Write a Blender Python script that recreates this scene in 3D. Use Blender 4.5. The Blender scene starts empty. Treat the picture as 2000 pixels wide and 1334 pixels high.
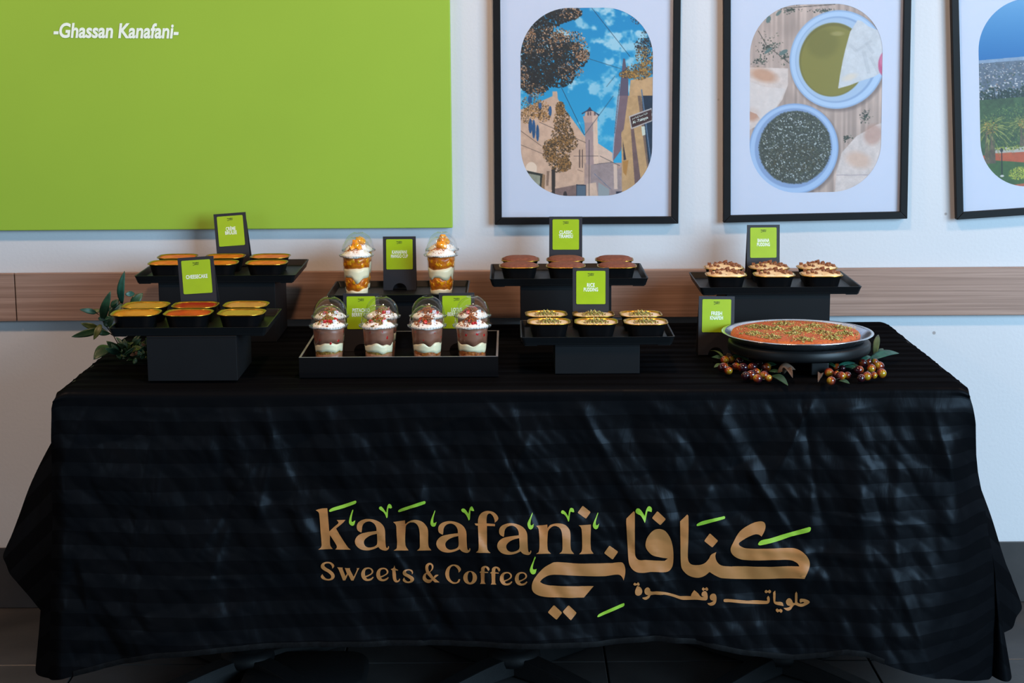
import bpy, bmesh, math, random
import numpy as np
from mathutils import Vector, Matrix

random.seed(7)
RNG = np.random.default_rng(7)
SC = bpy.context.scene
COL = SC.collection
PI = math.pi

# ------------------------------------------------------------------ camera
TILT, ROLL, FPX = math.radians(10.29), math.radians(0.35), 3400.0
CAM = Vector((0.0, -4.29, 1.465))
_f = Vector((0, math.cos(TILT), -math.sin(TILT)))
_u0 = Vector((0, math.sin(TILT), math.cos(TILT)))
_r0 = Vector((1, 0, 0))
_r = _r0 * math.cos(ROLL) - _u0 * math.sin(ROLL)
_u = _r0 * math.sin(ROLL) + _u0 * math.cos(ROLL)
cam = bpy.data.cameras.new('camera')
cam.sensor_width = 36.0
cam.lens = FPX / 2000 * 36.0
cam.clip_start = 0.05
camo = bpy.data.objects.new('camera', cam)
COL.objects.link(camo)
camo.matrix_world = Matrix(((_r.x, _u.x, -_f.x, CAM.x), (_r.y, _u.y, -_f.y, CAM.y),
                            (_r.z, _u.z, -_f.z, CAM.z), (0, 0, 0, 1)))
SC.camera = camo


def P(px, py, Y=None, Z=None):
    """world point seen at a photograph pixel, on the plane y=Y or z=Z"""
    d = _f + _r * ((px - 1000) / FPX) - _u * ((py - 667) / FPX)
    k = (Y - CAM.y) / d.y if Y is not None else (Z - CAM.z) / d.z
    return CAM + d * k


# ------------------------------------------------------------------ world, light, exposure
SC.view_settings.view_transform = 'Standard'
SC.view_settings.look = 'None'
SC.view_settings.gamma = 1.0
SC.view_settings.use_curve_mapping = False
SC.view_settings.exposure = 0.0
W = bpy.data.worlds.new('room_ambience')
SC.world = W
W.use_nodes = True
W.node_tree.nodes['Background'].inputs[0].default_value = (0.68, 0.62, 0.58, 1)
W.node_tree.nodes['Background'].inputs[1].default_value = 0.15


def area(name, loc, target, size, size_y, power, color, shape='RECTANGLE'):
    l = bpy.data.lights.new(name, 'AREA')
    l.shape = shape
    l.size = size
    if shape == 'RECTANGLE':
        l.size_y = size_y
    l.energy = power
    l.color = color
    o = bpy.data.objects.new(name, l)
    COL.objects.link(o)
    o.location = loc
    o.rotation_euler = (Vector(target) - Vector(loc)).to_track_quat('-Z', 'Y').to_euler()
    return o


area('window_daylight', (4.2, -4.4, 2.0), (0.1, -0.2, 1.0), 3.2, 2.3, 500, (0.48, 0.76, 1.0))
area('window_daylight', (-3.6, -5.0, 1.7), (-0.3, -0.5, 0.7), 1.8, 1.8, 34, (0.55, 0.79, 1.0))
for lx in (-1.9, 0.1, 2.1):
    area('ceiling_lamp', (lx, -1.35, 2.75), (lx, -0.75, 0.7), 0.22, 0.22, 24, (1.0, 0.62, 0.38), 'DISK')

# ------------------------------------------------------------------ helpers


def lin(c):
    return tuple((x / 12.92 if x <= 0.04045 else ((x + 0.055) / 1.055) ** 2.4) for x in c)


def rgb(r, g, b):
    return lin((r / 255, g / 255, b / 255)) + (1.0,)


def newmat(name):
    m = bpy.data.materials.new(name)
    m.use_nodes = True
    nt = m.node_tree
    return m, nt, nt.nodes['Principled BSDF']


def N(nt, kind, **kw):
    n = nt.nodes.new(kind)
    for k, v in kw.items():
        if k.startswith('i_'):
            n.inputs[k[2:].replace('_', ' ')].default_value = v
        else:
            setattr(n, k, v)
    return n


def simple(name, col, rough=0.5, metal=0.0, var=0.0, scale=40.0, bump=0.0, bscale=200.0, spec=None, coat=0.0, col2=None, detail=3.0, stretch=None):
    """principled with noise colour variation and noise bump"""
    m, nt, b = newmat(name)
    b.inputs['Roughness'].default_value = rough
    b.inputs['Metallic'].default_value = metal
    if spec is not None:
        b.inputs['Specular IOR Level'].default_value = spec
    if coat:
        b.inputs['Coat Weight'].default_value = coat
        b.inputs['Coat Roughness'].default_value = 0.08
    tc = N(nt, 'ShaderNodeTexCoord')
    src = tc.outputs['Object']
    if stretch:
        mp = N(nt, 'ShaderNodeMapping')
        mp.inputs['Scale'].default_value = stretch
        nt.links.new(src, mp.inputs[0])
        src = mp.outputs[0]
    nz = N(nt, 'ShaderNodeTexNoise', i_Scale=scale, i_Detail=detail)
    nt.links.new(src, nz.inputs['Vector'])
    cr = N(nt, 'ShaderNodeValToRGB')
    c2 = col2 if col2 else tuple(max(0, x * (1 - var)) for x in col[:3]) + (1,)
    cr.color_ramp.elements[0].position = 0.35
    cr.color_ramp.elements[1].position = 0.65
    cr.color_ramp.elements[0].color = c2
    cr.color_ramp.elements[1].color = col
    nt.links.new(nz.outputs[0], cr.inputs[0])
    nt.links.new(cr.outputs[0], b.inputs['Base Color'])
    if bump:
        n2 = N(nt, 'ShaderNodeTexNoise', i_Scale=bscale, i_Detail=4.0)
        nt.links.new(src, n2.inputs['Vector'])
        bp = N(nt, 'ShaderNodeBump', i_Strength=bump, i_Distance=0.002)
        nt.links.new(n2.outputs[0], bp.inputs['Height'])
        nt.links.new(bp.outputs[0], b.inputs['Normal'])
    return m


def clear(name, tint=(0.97, 0.98, 0.98), refl=1.0, edge=0.35, base=0.045):
    """thin clear plastic or glass sheet: see-through with fresnel reflection"""
    m = bpy.data.materials.new(name)
    m.use_nodes = True
    nt = m.node_tree
    nt.nodes.clear()
    out = N(nt, 'ShaderNodeOutputMaterial')
    tr = N(nt, 'ShaderNodeBsdfTransparent')
    tr.inputs[0].default_value = tint + (1,)
    gl = N(nt, 'ShaderNodeBsdfGlossy')
    gl.inputs['Roughness'].default_value = 0.04
    gl.inputs[0].default_value = (refl, refl, refl, 1)
    lw = N(nt, 'ShaderNodeLayerWeight', i_Blend=0.5)
    pw = N(nt, 'ShaderNodeMath', operation='POWER')
    pw.inputs[1].default_value = 4.0
    nt.links.new(lw.outputs['Facing'], pw.inputs[0])
    mx = N(nt, 'ShaderNodeMixShader')
    ma = N(nt, 'ShaderNodeMath', operation='MULTIPLY_ADD')
    nt.links.new(pw.outputs[0], ma.inputs[0])
    ma.inputs[1].default_value = edge
    ma.inputs[2].default_value = base
    nt.links.new(ma.outputs[0], mx.inputs[0])
    nt.links.new(tr.outputs[0], mx.inputs[1])
    nt.links.new(gl.outputs[0], mx.inputs[2])
    nt.links.new(mx.outputs[0], out.inputs[0])
    return m


class MB:
    """collects geometry; build() links it as ONE mesh object"""

    def __init__(s):
        s.v, s.f, s.m = [], [], []

    def add(s, vs, fs, mi=0):
        o = len(s.v)
        s.v += [tuple(v) for v in vs]
        s.f += [tuple(i + o for i in f) for f in fs]
        s.m += [mi] * len(fs)
        return s

    def box(s, x0, x1, y0, y1, z0, z1, mi=0):
        return s.add([(x0, y0, z0), (x1, y0, z0), (x1, y1, z0), (x0, y1, z0), (x0, y0, z1), (x1, y0, z1), (x1, y1, z1), (x0, y1, z1)],
                     [(0, 3, 2, 1), (4, 5, 6, 7), (0, 1, 5, 4), (1, 2, 6, 5), (2, 3, 7, 6), (3, 0, 4, 7)], mi)

    def rings(s, rings, mi=0, cap0=True, cap1=True, mis=None):
        n = len(rings[0])
        vs = [p for r in rings for p in r]
        for k in range(len(rings) - 1):
            pass
        o = len(s.v)
        s.v += [tuple(p) for p in vs]
        for k in range(len(rings) - 1):
            for i in range(n):
                j = (i + 1) % n
                s.f.append((o + k * n + i, o + k * n + j, o + (k + 1) * n + j, o + (k + 1) * n + i))
                s.m.append(mis[k] if mis else mi)
        if cap0:
            s.f.append(tuple(o + i for i in reversed(range(n))))
            s.m.append(mis[0] if mis else mi)
        if cap1:
            s.f.append(tuple(o + (len(rings) - 1) * n + i for i in range(n)))
            s.m.append(mis[-1] if mis else mi)
        return s

    def lathe(s, prof, n=32, c=(0, 0), mi=0, cap0=True, cap1=True, mis=None):
        return s.rings([[(c[0] + r * math.cos(2 * PI * i / n), c[1] + r * math.sin(2 * PI * i / n), z) for i in range(n)] for r, z in prof],
                       mi, cap0, cap1, mis)

    def tube(s, pts, rad, n=6, mi=0):
        pts = [Vector(p) for p in pts]
        R = []
        for i, p in enumerate(pts):
            d = (pts[min(i + 1, len(pts) - 1)] - pts[max(i - 1, 0)]).normalized()
            a = d.orthogonal().normalized()
            b = d.cross(a)
            r = rad[i] if isinstance(rad, (list, tuple)) else rad
            R.append([p + a * (r * math.cos(2 * PI * k / n)) + b * (r * math.sin(2 * PI * k / n)) for k in range(n)])
        return s.rings(R, mi)

    def build(s, name, mats, parent=None, smooth=False, bevel=0.0, loc=None):
        me = bpy.data.meshes.new(name)
        me.from_pydata(s.v, [], s.f)
        for m in (mats if isinstance(mats, (list, tuple)) else [mats]):
            me.materials.append(m)
        if any(s.m):
            me.polygons.foreach_set('material_index', s.m)
        if smooth:
            me.polygons.foreach_set('use_smooth', [True] * len(me.polygons))
        me.update()
        o = bpy.data.objects.new(name, me)
        COL.objects.link(o)
        if parent:
            o.parent = parent
        if loc is not None:
            o.location = loc
        if bevel:
            b = o.modifiers.new('bevel', 'BEVEL')
            b.width = bevel
            b.segments = 2
            b.limit_method = 'ANGLE'
        return o


def rrect(w, d, z, r, n=5, c=(0, 0)):
    pts = []
    for cx, cy, a0 in ((w / 2 - r, d / 2 - r, 0), (-w / 2 + r, d / 2 - r, PI / 2), (-w / 2 + r, -d / 2 + r, PI), (w / 2 - r, -d / 2 + r, 1.5 * PI)):
        for k in range(n + 1):
            a = a0 + PI / 2 * k / n
            pts.append((c[0] + cx + r * math.cos(a), c[1] + cy + r * math.sin(a), z))
    return pts


def thing(name, label, cat, loc=(0, 0, 0), rotz=0.0, group=None):
    o = bpy.data.objects.new(name, None)
    o.empty_display_size = 0.05
    COL.objects.link(o)
    o.location = loc
    o.rotation_euler = (0, 0, rotz)
    return tag(o, label, cat, group)


def tag(o, label, cat, group=None):
    o['label'] = label
    o['category'] = cat
    if group:
        o['group'] = group
    return o


def structure(o):
    o['kind'] = 'structure'
    return o


KIDS = {}


def copy_tree(o, parent=None):
    c = o.copy()
    COL.objects.link(c)
    if parent:
        c.parent = parent
    for ch in list(o.children):
        copy_tree(ch, c)
    return c


def fill2d(loops):
    """fill closed 2D loops (holes by even-odd) -> verts, faces"""
    cu = bpy.data.curves.new('tmp', 'CURVE')
    cu.dimensions = '2D'
    cu.fill_mode = 'BOTH'
    for lp in loops:
        sp = cu.splines.new('POLY')
        sp.points.add(len(lp) - 1)
        for p, q in zip(sp.points, lp):
            p.co = (q[0], q[1], 0, 1)
        sp.use_cyclic_u = True
    return _eval2d(cu)


def _eval2d(cu):
    o = bpy.data.objects.new('tmp', cu)
    COL.objects.link(o)
    dg = bpy.context.evaluated_depsgraph_get()
    ev = o.evaluated_get(dg)
    me = ev.to_mesh()
    vs = [(v.co.x, v.co.y) for v in me.vertices]
    fs = [tuple(p.vertices) for p in me.polygons]
    ev.to_mesh_clear()
    bpy.data.objects.remove(o)
    bpy.data.curves.remove(cu)
    return vs, fs


def text2d(body, size=1.0, bold=0.0, shear=0.0, spacing=1.0):
    cu = bpy.data.curves.new('tmp', 'FONT')
    cu.body = body
    cu.size = size
    cu.offset = bold
    cu.shear = shear
    cu.space_character = spacing
    cu.fill_mode = 'BOTH'
    cu.dimensions = '2D'
    cu.align_x = 'CENTER'
    cu.resolution_u = 4
    return _eval2d(cu)


def spline(pts, n=5):
    """closed outline through points; a third element marks a sharp corner"""
    m = len(pts)
    P2 = [np.array(p[:2], float) for p in pts]
    cor = [len(p) > 2 for p in pts]
    out = []
    for i in range(m):
        a, b = P2[i], P2[(i + 1) % m]
        L = np.linalg.norm(b - a)
        ta = (b - a) if cor[i] else (b - P2[i - 1]) * min(1.0, L / max(1e-6, np.linalg.norm(b - P2[i - 1])))
        nb = P2[(i + 2) % m]
        tb = (b - a) if cor[(i + 1) % m] else (nb - a) * min(1.0, L / max(1e-6, np.linalg.norm(nb - a)))
        for k in range(n):
            t = k / n
            h = (2 * t**3 - 3 * t**2 + 1, t**3 - 2 * t**2 + t, -2 * t**3 + 3 * t**2, t**3 - t**2)
            q = h[0] * a + h[1] * ta + h[2] * b + h[3] * tb
            out.append((float(q[0]), float(q[1])))
    return out


def vnoise(shape, cells, rng=RNG):
    """smooth value noise array"""
    h, w = shape
    gy, gx = max(2, int(cells[0])) + 2, max(2, int(cells[1])) + 2
    g = rng.random((gy, gx))
    y = np.linspace(0, gy - 2.001, h)
    x = np.linspace(0, gx - 2.001, w)
    yi, xi = y.astype(int), x.astype(int)
    fy, fx = y - yi, x - xi
    fy, fx = (fy * fy * (3 - 2 * fy))[:, None], (fx * fx * (3 - 2 * fx))[None, :]
    a, b = g[np.ix_(yi, xi)], g[np.ix_(yi, xi + 1)]
    c, d = g[np.ix_(yi + 1, xi)], g[np.ix_(yi + 1, xi + 1)]
    return (a * (1 - fx) + b * fx) * (1 - fy) + (c * (1 - fx) + d * fx) * fy


def fbm(shape, cells, octs=4, rng=RNG):
    r, a, t = 0, 1.0, 0
    for k in range(octs):
        r = r + a * vnoise(shape, (cells[0] * 2**k, cells[1] * 2**k), rng)
        t += a
        a *= 0.55
    return r / t


_H = RNG.random(4096)


def hnoise(x, y, seed=0):
    """hash value noise evaluated at arrays"""
    x, y = np.asarray(x, float), np.asarray(y, float)
    xi, yi = np.floor(x).astype(int), np.floor(y).astype(int)
    fx, fy = x - xi, y - yi
    fx, fy = fx * fx * (3 - 2 * fx), fy * fy * (3 - 2 * fy)

    def h(a, b):
        return _H[(a * 73 + b * 1291 + seed * 577 + (a * b) % 97) % 4096]
    return (h(xi, yi) * (1 - fx) + h(xi + 1, yi) * fx) * (1 - fy) + (h(xi, yi + 1) * (1 - fx) + h(xi + 1, yi + 1) * fx) * fy


# ------------------------------------------------------------------ materials
def wall_material():
    m, nt, b = newmat('painted_plaster')
    tc = N(nt, 'ShaderNodeTexCoord')
    n1 = N(nt, 'ShaderNodeTexNoise', i_Scale=2.2, i_Detail=5.0)
    nt.links.new(tc.outputs['Object'], n1.inputs['Vector'])
    r1 = N(nt, 'ShaderNodeValToRGB')
    r1.color_ramp.elements[0].color = rgb(188, 190, 194)
    r1.color_ramp.elements[1].color = rgb(199, 201, 205)
    nt.links.new(n1.outputs[0], r1.inputs[0])
    # small knocks and scuffs
    n2 = N(nt, 'ShaderNodeTexVoronoi', i_Scale=6.5)
    nt.links.new(tc.outputs['Object'], n2.inputs['Vector'])
    r2 = N(nt, 'ShaderNodeValToRGB')
    r2.color_ramp.elements[0].position = 0.022
    r2.color_ramp.elements[1].position = 0.034
    r2.color_ramp.elements[0].color = (0.55, 0.5, 0.47, 1)
    r2.color_ramp.elements[1].color = (1, 1, 1, 1)
    nt.links.new(n2.outputs['Distance'], r2.inputs[0])
    mx = N(nt, 'ShaderNodeMix', data_type='RGBA', blend_type='MULTIPLY')
    mx.inputs[0].default_value = 1.0
    nt.links.new(r1.outputs[0], mx.inputs[6])
    nt.links.new(r2.outputs[0], mx.inputs[7])
    nt.links.new(mx.outputs[2], b.inputs['Base Color'])
    b.inputs['Roughness'].default_value = 0.55
    n3 = N(nt, 'ShaderNodeTexNoise', i_Scale=120.0, i_Detail=3.0)
    nt.links.new(tc.outputs['Object'], n3.inputs['Vector'])
    bp = N(nt, 'ShaderNodeBump', i_Strength=0.12, i_Distance=0.003)
    nt.links.new(n3.outputs[0], bp.inputs['Height'])
    nt.links.new(bp.outputs[0], b.inputs['Normal'])
    return m


def wood_material():
    m, nt, b = newmat('oak_laminate')
    tc = N(nt, 'ShaderNodeTexCoord')
    mp = N(nt, 'ShaderNodeMapping')
    mp.inputs['Scale'].default_value = (1.3, 20, 125)
    nt.links.new(tc.outputs['Object'], mp.inputs[0])
    n1 = N(nt, 'ShaderNodeTexNoise', i_Scale=1.6, i_Detail=7.0, i_Roughness=0.62, i_Distortion=0.6)
    nt.links.new(mp.outputs[0], n1.inputs['Vector'])
    r = N(nt, 'ShaderNodeValToRGB')
    e = r.color_ramp.elements
    e[0].position, e[0].color = 0.3, rgb(124, 97, 83)
    e[1].position, e[1].color = 0.72, rgb(166, 138, 123)
    k = e.new(0.5)
    k.color = rgb(145, 117, 102)
    nt.links.new(n1.outputs[0], r.inputs[0])
    nt.links.new(r.outputs[0], b.inputs['Base Color'])
    b.inputs['Roughness'].default_value = 0.45
    bp = N(nt, 'ShaderNodeBump', i_Strength=0.15, i_Distance=0.001)
    nt.links.new(n1.outputs[0], bp.inputs['Height'])
    nt.links.new(bp.outputs[0], b.inputs['Normal'])
    return m


def cloth_material():
    """black satin with woven tone-on-tone stripes and fine creases"""
    m, nt, b = newmat('black_striped_satin')
    uv = N(nt, 'ShaderNodeUVMap', uv_map='cloth')
    sp = N(nt, 'ShaderNodeSeparateXYZ')
    nt.links.new(uv.outputs[0], sp.inputs[0])
    mu = N(nt, 'ShaderNodeMath', operation='MULTIPLY')
    mu.inputs[1].default_value = 1 / 0.0575
    nt.links.new(sp.outputs['Y'], mu.inputs[0])
    fr = N(nt, 'ShaderNodeMath', operation='FRACT')
    nt.links.new(mu.outputs[0], fr.inputs[0])
    gt = N(nt, 'ShaderNodeMath', operation='GREATER_THAN')
    gt.inputs[1].default_value = 0.5
    nt.links.new(fr.outputs[0], gt.inputs[0])
    mc = N(nt, 'ShaderNodeMix', data_type='RGBA')
    mc.inputs[6].default_value = (0.0026, 0.0028, 0.0034, 1)
    mc.inputs[7].default_value = (0.0029, 0.0032, 0.0040, 1)
    nt.links.new(gt.outputs[0], mc.inputs[0])
    nt.links.new(mc.outputs[2], b.inputs['Base Color'])
    b.inputs['Specular IOR Level'].default_value = 0.0
    b.inputs['Roughness'].default_value = 1.0
    gl = N(nt, 'ShaderNodeBsdfGlossy')
    gl.inputs['Roughness'].default_value = 0.38
    mg = N(nt, 'ShaderNodeMix', data_type='RGBA')
    mg.inputs[6].default_value = (0.0026, 0.0028, 0.0032, 1)
    mg.inputs[7].default_value = (0.0066, 0.0071, 0.0080, 1)
    nt.links.new(gt.outputs[0], mg.inputs[0])
    nt.links.new(mg.outputs[2], gl.inputs[0])
    ash = N(nt, 'ShaderNodeAddShader')
    nt.links.new(b.outputs[0], ash.inputs[0])
    nt.links.new(gl.outputs[0], ash.inputs[1])
    nt.links.new(ash.outputs[0], nt.nodes['Material Output'].inputs[0])
    mp = N(nt, 'ShaderNodeMapping')
    mp.inputs['Rotation'].default_value = (0, 0, 0.5)
    mp.inputs['Scale'].default_value = (1.0, 0.45, 1)
    nt.links.new(uv.outputs[0], mp.inputs[0])
    nz = N(nt, 'ShaderNodeTexNoise', i_Scale=16.0, i_Detail=4.0, i_Distortion=0.8)
    nt.links.new(mp.outputs[0], nz.inputs['Vector'])
    vo = N(nt, 'ShaderNodeTexVoronoi', i_Scale=10.0, feature='F1')
    nt.links.new(mp.outputs[0], vo.inputs['Vector'])
    ad = N(nt, 'ShaderNodeMath', operation='ADD')
    nt.links.new(nz.outputs[0], ad.inputs[0])
    nt.links.new(vo.outputs['Distance'], ad.inputs[1])
    bp = N(nt, 'ShaderNodeBump', i_Strength=0.3, i_Distance=0.006)
    nt.links.new(ad.outputs[0], bp.inputs['Height'])
    nt.links.new(bp.outputs[0], b.inputs['Normal'])
    nt.links.new(bp.outputs[0], gl.inputs['Normal'])
    return m


def leaf_material(name, c1, c2):
    return simple(name, c1, 0.42, var=0.3, scale=60, col2=c2, spec=0.4)


M = {}
M['wall'] = wall_material()
M['wood'] = wood_material()
M['cloth'] = cloth_material()
M['tile'] = simple('charcoal_floor_tile', rgb(62, 60, 60), 0.45, var=0.35, scale=9, bump=0.15, bscale=60, detail=6)
M['grout'] = simple('dark_grout', rgb(22, 21, 21), 0.9, var=0.3)
M['baset'] = simple('dark_skirting_tile', rgb(48, 43, 42), 0.5, var=0.3, scale=14, detail=6)
M['green'] = simple('lime_green_canvas', rgb(140, 174, 46), 0.62, var=0.04, scale=3, bump=0.05, bscale=300)
M['white_ink'] = simple('white_ink', rgb(226, 236, 224), 0.6, var=0.03)
M['frame'] = simple('black_frame_wood', rgb(14, 14, 16), 0.5, spec=0.2, var=0.2, scale=30)
M['paper'] = simple('white_poster_paper', rgb(198, 203, 217), 0.6, var=0.02, scale=5)
M['backing'] = simple('grey_backing_board', rgb(120, 110, 100), 0.8, var=0.1)
M['glass'] = clear('poster_glazing', (0.98, 0.99, 1.0), 1.0, 0.5)
M['clear'] = clear('clear_plastic', (0.96, 0.97, 0.97), 1.0, 0.7, 0.040)
M['ribs'] = clear('ribbed_clear_plastic', (0.92, 0.93, 0.93), 1.0, 0.5, 0.30)
M['plastic'] = simple('matt_black_melamine', rgb(11, 12, 14), 0.45, spec=0.3, var=0.15, scale=60, bump=0.05, bscale=700)
M['riser'] = simple('black_riser_board', rgb(12, 13, 16), 0.6, spec=0.2, var=0.12, scale=20, bump=0.04, bscale=500)
M['acrylic'] = simple('black_acrylic', rgb(12, 12, 14), 0.16, var=0.1, scale=10)
M['edge'] = simple('acrylic_edge_highlight', rgb(120, 118, 118), 0.3, var=0.1, scale=30)  # pale grey paints in the highlight along the black panels' top edges
M['card'] = simple('black_card_holder', rgb(30, 28, 34), 0.5, var=0.08, scale=30)
M['label'] = simple('lime_label_paper', rgb(150, 180, 6), 0.4, var=0.05, scale=40)
M['black_ink'] = simple('dark_ink', rgb(34, 46, 10), 0.6, var=0.05)
M['gold'] = simple('gold_foil', rgb(214, 164, 62), 0.30, 1.0, var=0.15, scale=80, bump=0.1, bscale=300)
M['blackfoil'] = simple('black_foil', rgb(15, 15, 17), 0.32, 0.2, var=0.2, scale=80)
M['silver'] = simple('aluminium_foil', rgb(232, 234, 238), 0.2, 1.0, var=0.1, scale=60, bump=0.12, bscale=180)
M['tan_print'] = simple('tan_print', rgb(166, 110, 60), 0.5, var=0.10, scale=18, spec=0.35)
M['green_print'] = simple('lime_print', rgb(142, 184, 52), 0.5, var=0.12, scale=18, spec=0.35)
M['brulee'] = simple('caramelised_custard', rgb(226, 134, 22), 0.42, var=0.3, scale=45, col2=rgb(200, 92, 10), bump=0.1, bscale=120, spec=0.3)
M['mangojelly'] = simple('mango_glaze', rgb(206, 140, 26), 0.36, spec=0.25, var=0.2, scale=30, col2=rgb(176, 112, 14))
M['olivegold'] = simple('passionfruit_glaze', rgb(178, 132, 40), 0.36, spec=0.25, var=0.2, scale=30)
M['redglaze'] = simple('strawberry_glaze', rgb(150, 8, 6), 0.36, spec=0.25, var=0.3, scale=55, col2=rgb(140, 4, 4), bump=0.2, bscale=90)
M['redorange'] = simple('strawberry_compote', rgb(200, 58, 10), 0.36, spec=0.25, var=0.3, scale=28, col2=rgb(150, 10, 4), bump=0.3, bscale=90)
M['lotuscream'] = simple('biscuit_spread_glaze', rgb(196, 138, 74), 0.25, var=0.12, scale=40)
M['pistcream'] = simple('pistachio_glaze', rgb(168, 146, 50), 0.36, spec=0.25, var=0.15, scale=50)
M['cocoa'] = simple('cocoa_powder', rgb(124, 70, 50), 0.95, var=0.3, scale=140, bump=0.6, bscale=420)
M['milk'] = simple('milk_pudding', rgb(238, 220, 190), 0.32, var=0.1, scale=30)
M['cream'] = simple('whipped_cream', rgb(244, 238, 232), 0.5, var=0.06, scale=60, bump=0.25, bscale=140)
M['custard'] = simple('vanilla_cream', rgb(234, 202, 152), 0.45, var=0.18, scale=60, bump=0.3, bscale=120)
M['yoghurt'] = simple('vanilla_layer', rgb(250, 232, 192), 0.4, var=0.05, scale=60)
M['mango'] = simple('mango_flesh', rgb(246, 164, 24), 0.2, var=0.3, scale=70, col2=rgb(232, 126, 12), coat=0.4)
M['mangod'] = simple('mango_puree', rgb(222, 124, 16), 0.3, var=0.4, scale=90, col2=rgb(176, 78, 10), bump=0.3, bscale=200)
M['choc'] = simple('chocolate_mousse', rgb(150, 98, 76), 0.42, var=0.15, scale=45, col2=rgb(132, 80, 60))
M['choc2'] = simple('chocolate_cream', rgb(164, 108, 78), 0.42, var=0.18, scale=45)
M['nut'] = simple('nut_crumble', rgb(168, 124, 52), 0.4, var=0.5, scale=300, col2=rgb(104, 70, 22))
M['biscuit'] = simple('caramel_biscuit', rgb(190, 104, 40), 0.4, var=0.4, scale=200, col2=rgb(134, 62, 20))
M['pist'] = simple('chopped_pistachio', rgb(158, 152, 72), 0.6, var=0.3, scale=300, col2=rgb(104, 106, 38))
M['pist2'] = simple('pistachio_bright', rgb(206, 194, 116), 0.6, var=0.2, scale=300)
M['pist3'] = simple('pistachio_brown', rgb(126, 92, 46), 0.6, var=0.2, scale=300)
M['berry'] = simple('strawberry_flesh', rgb(206, 34, 32), 0.25, var=0.3, scale=120, col2=rgb(158, 12, 16), coat=0.4)
M['crumbd'] = simple('brown_biscuit_chunk', rgb(150, 96, 62), 0.8, var=0.4, scale=200, col2=rgb(100, 56, 34))
M['knafeh'] = simple('toasted_knafeh', rgb(196, 100, 34), 0.5, var=0.3, scale=190, col2=rgb(160, 68, 18), bump=0.5, bscale=330)
M['leafd'] = leaf_material('dark_olive_leaf', rgb(38, 72, 46), rgb(26, 52, 34))
M['leafb'] = leaf_material('blue_green_leaf', rgb(34, 84, 68), rgb(25, 62, 52))
M['leafo'] = leaf_material('yellow_olive_leaf', rgb(74, 88, 44), rgb(52, 66, 32))
M['stem'] = simple('brown_stem', rgb(60, 52, 30), 0.7, var=0.3)
M['dry'] = simple('dried_brown_leaf', rgb(84, 62, 46), 0.8, var=0.4, scale=90)
M['iron'] = simple('powder_coated_iron', rgb(13, 14, 16), 0.6, spec=0.25, var=0.2, scale=60, bump=0.25, bscale=400)


def olive_material():
    m, nt, b = newmat('ripe_olive_skin')
    tc = N(nt, 'ShaderNodeTexCoord')
    sx = N(nt, 'ShaderNodeSeparateXYZ')
    nt.links.new(tc.outputs['Generated'], sx.inputs[0])
    nz = N(nt, 'ShaderNodeTexNoise', i_Scale=2.5)
    nt.links.new(tc.outputs['Generated'], nz.inputs['Vector'])
    ad = N(nt, 'ShaderNodeMath', operation='MULTIPLY_ADD')
    ad.inputs[1].default_value = 0.45
    nt.links.new(nz.outputs[0], ad.inputs[0])
    nt.links.new(sx.outputs['X'], ad.inputs[2])
    r = N(nt, 'ShaderNodeValToRGB')
    e = r.color_ramp.elements
    e[0].position, e[0].color = 0.25, rgb(150, 122, 26)
    e[1].position, e[1].color = 0.95, rgb(40, 14, 22)
    e.new(0.45).color = rgb(140, 58, 16)
    e.new(0.68).color = rgb(88, 26, 18)
    nt.links.new(ad.outputs[0], r.inputs[0])
    nt.links.new(r.outputs[0], b.inputs['Base Color'])
    b.inputs['Roughness'].default_value = 0.14
    b.inputs['Coat Weight'].default_value = 0.4
    return m


M['olive'] = olive_material()


def print_material():
    m, nt, b = newmat('printed_photograph')
    at = N(nt, 'ShaderNodeVertexColor', layer_name='print')
    nt.links.new(at.outputs[0], b.inputs['Base Color'])
    b.inputs['Roughness'].default_value = 0.5
    return m


M['print'] = print_material()

# ------------------------------------------------------------------ the setting
structure(MB().box(-3.2, 3.2, 0.0, 0.12, -0.02, 2.75).build('wall_back', M['wall']))
fl = structure(MB().box(-3.2, 3.2, -5.2, 0.0, -0.05, -0.006).build('floor', M['grout']))
TX0, TW = 0.215, 0.615
tm = None
ys = [0.0, -0.42, -0.42 - 0.615, -0.42 - 1.23, -0.42 - 1.845, -0.42 - 2.46]
for j in range(5):
    y1, y0 = ys[j], ys[j + 1]
    for i in range(-5, 5):
        x0 = TX0 + i * TW
        if j == 0 or tm is None or j == 1:
            o = MB().box(0.002, TW - 0.002, y0 + 0.002, y1 - 0.002, -0.02, 0.0).build('tile', M['tile'], fl, bevel=0.0015) if i == -5 else None
            if o:
                tm = o.data
                tm_mod = o
        if o is None:
            o = bpy.data.objects.new('tile', tm)
            COL.objects.link(o)
            o.parent = fl
            b = o.modifiers.new('bevel', 'BEVEL')
            b.width = 0.0015
        o.location = (x0, 0, 0) if j <= 1 else (x0, y0 - ys[2], 0)
        if j > 1 and i == -5:
            pass
        o = None
bb = structure(MB().box(-3.2, 3.2, -0.006, 0.0, 0.0, 0.158).build('baseboard_back', M['grout']))
for i in range(-5, 5):
    x0 = TX0 + i * TW
    MB().box(x0 + 0.0015, x0 + TW - 0.0015, -0.012, -0.005, 0.001, 0.160).build('tile', M['baset'], bb, bevel=0.001)

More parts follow.
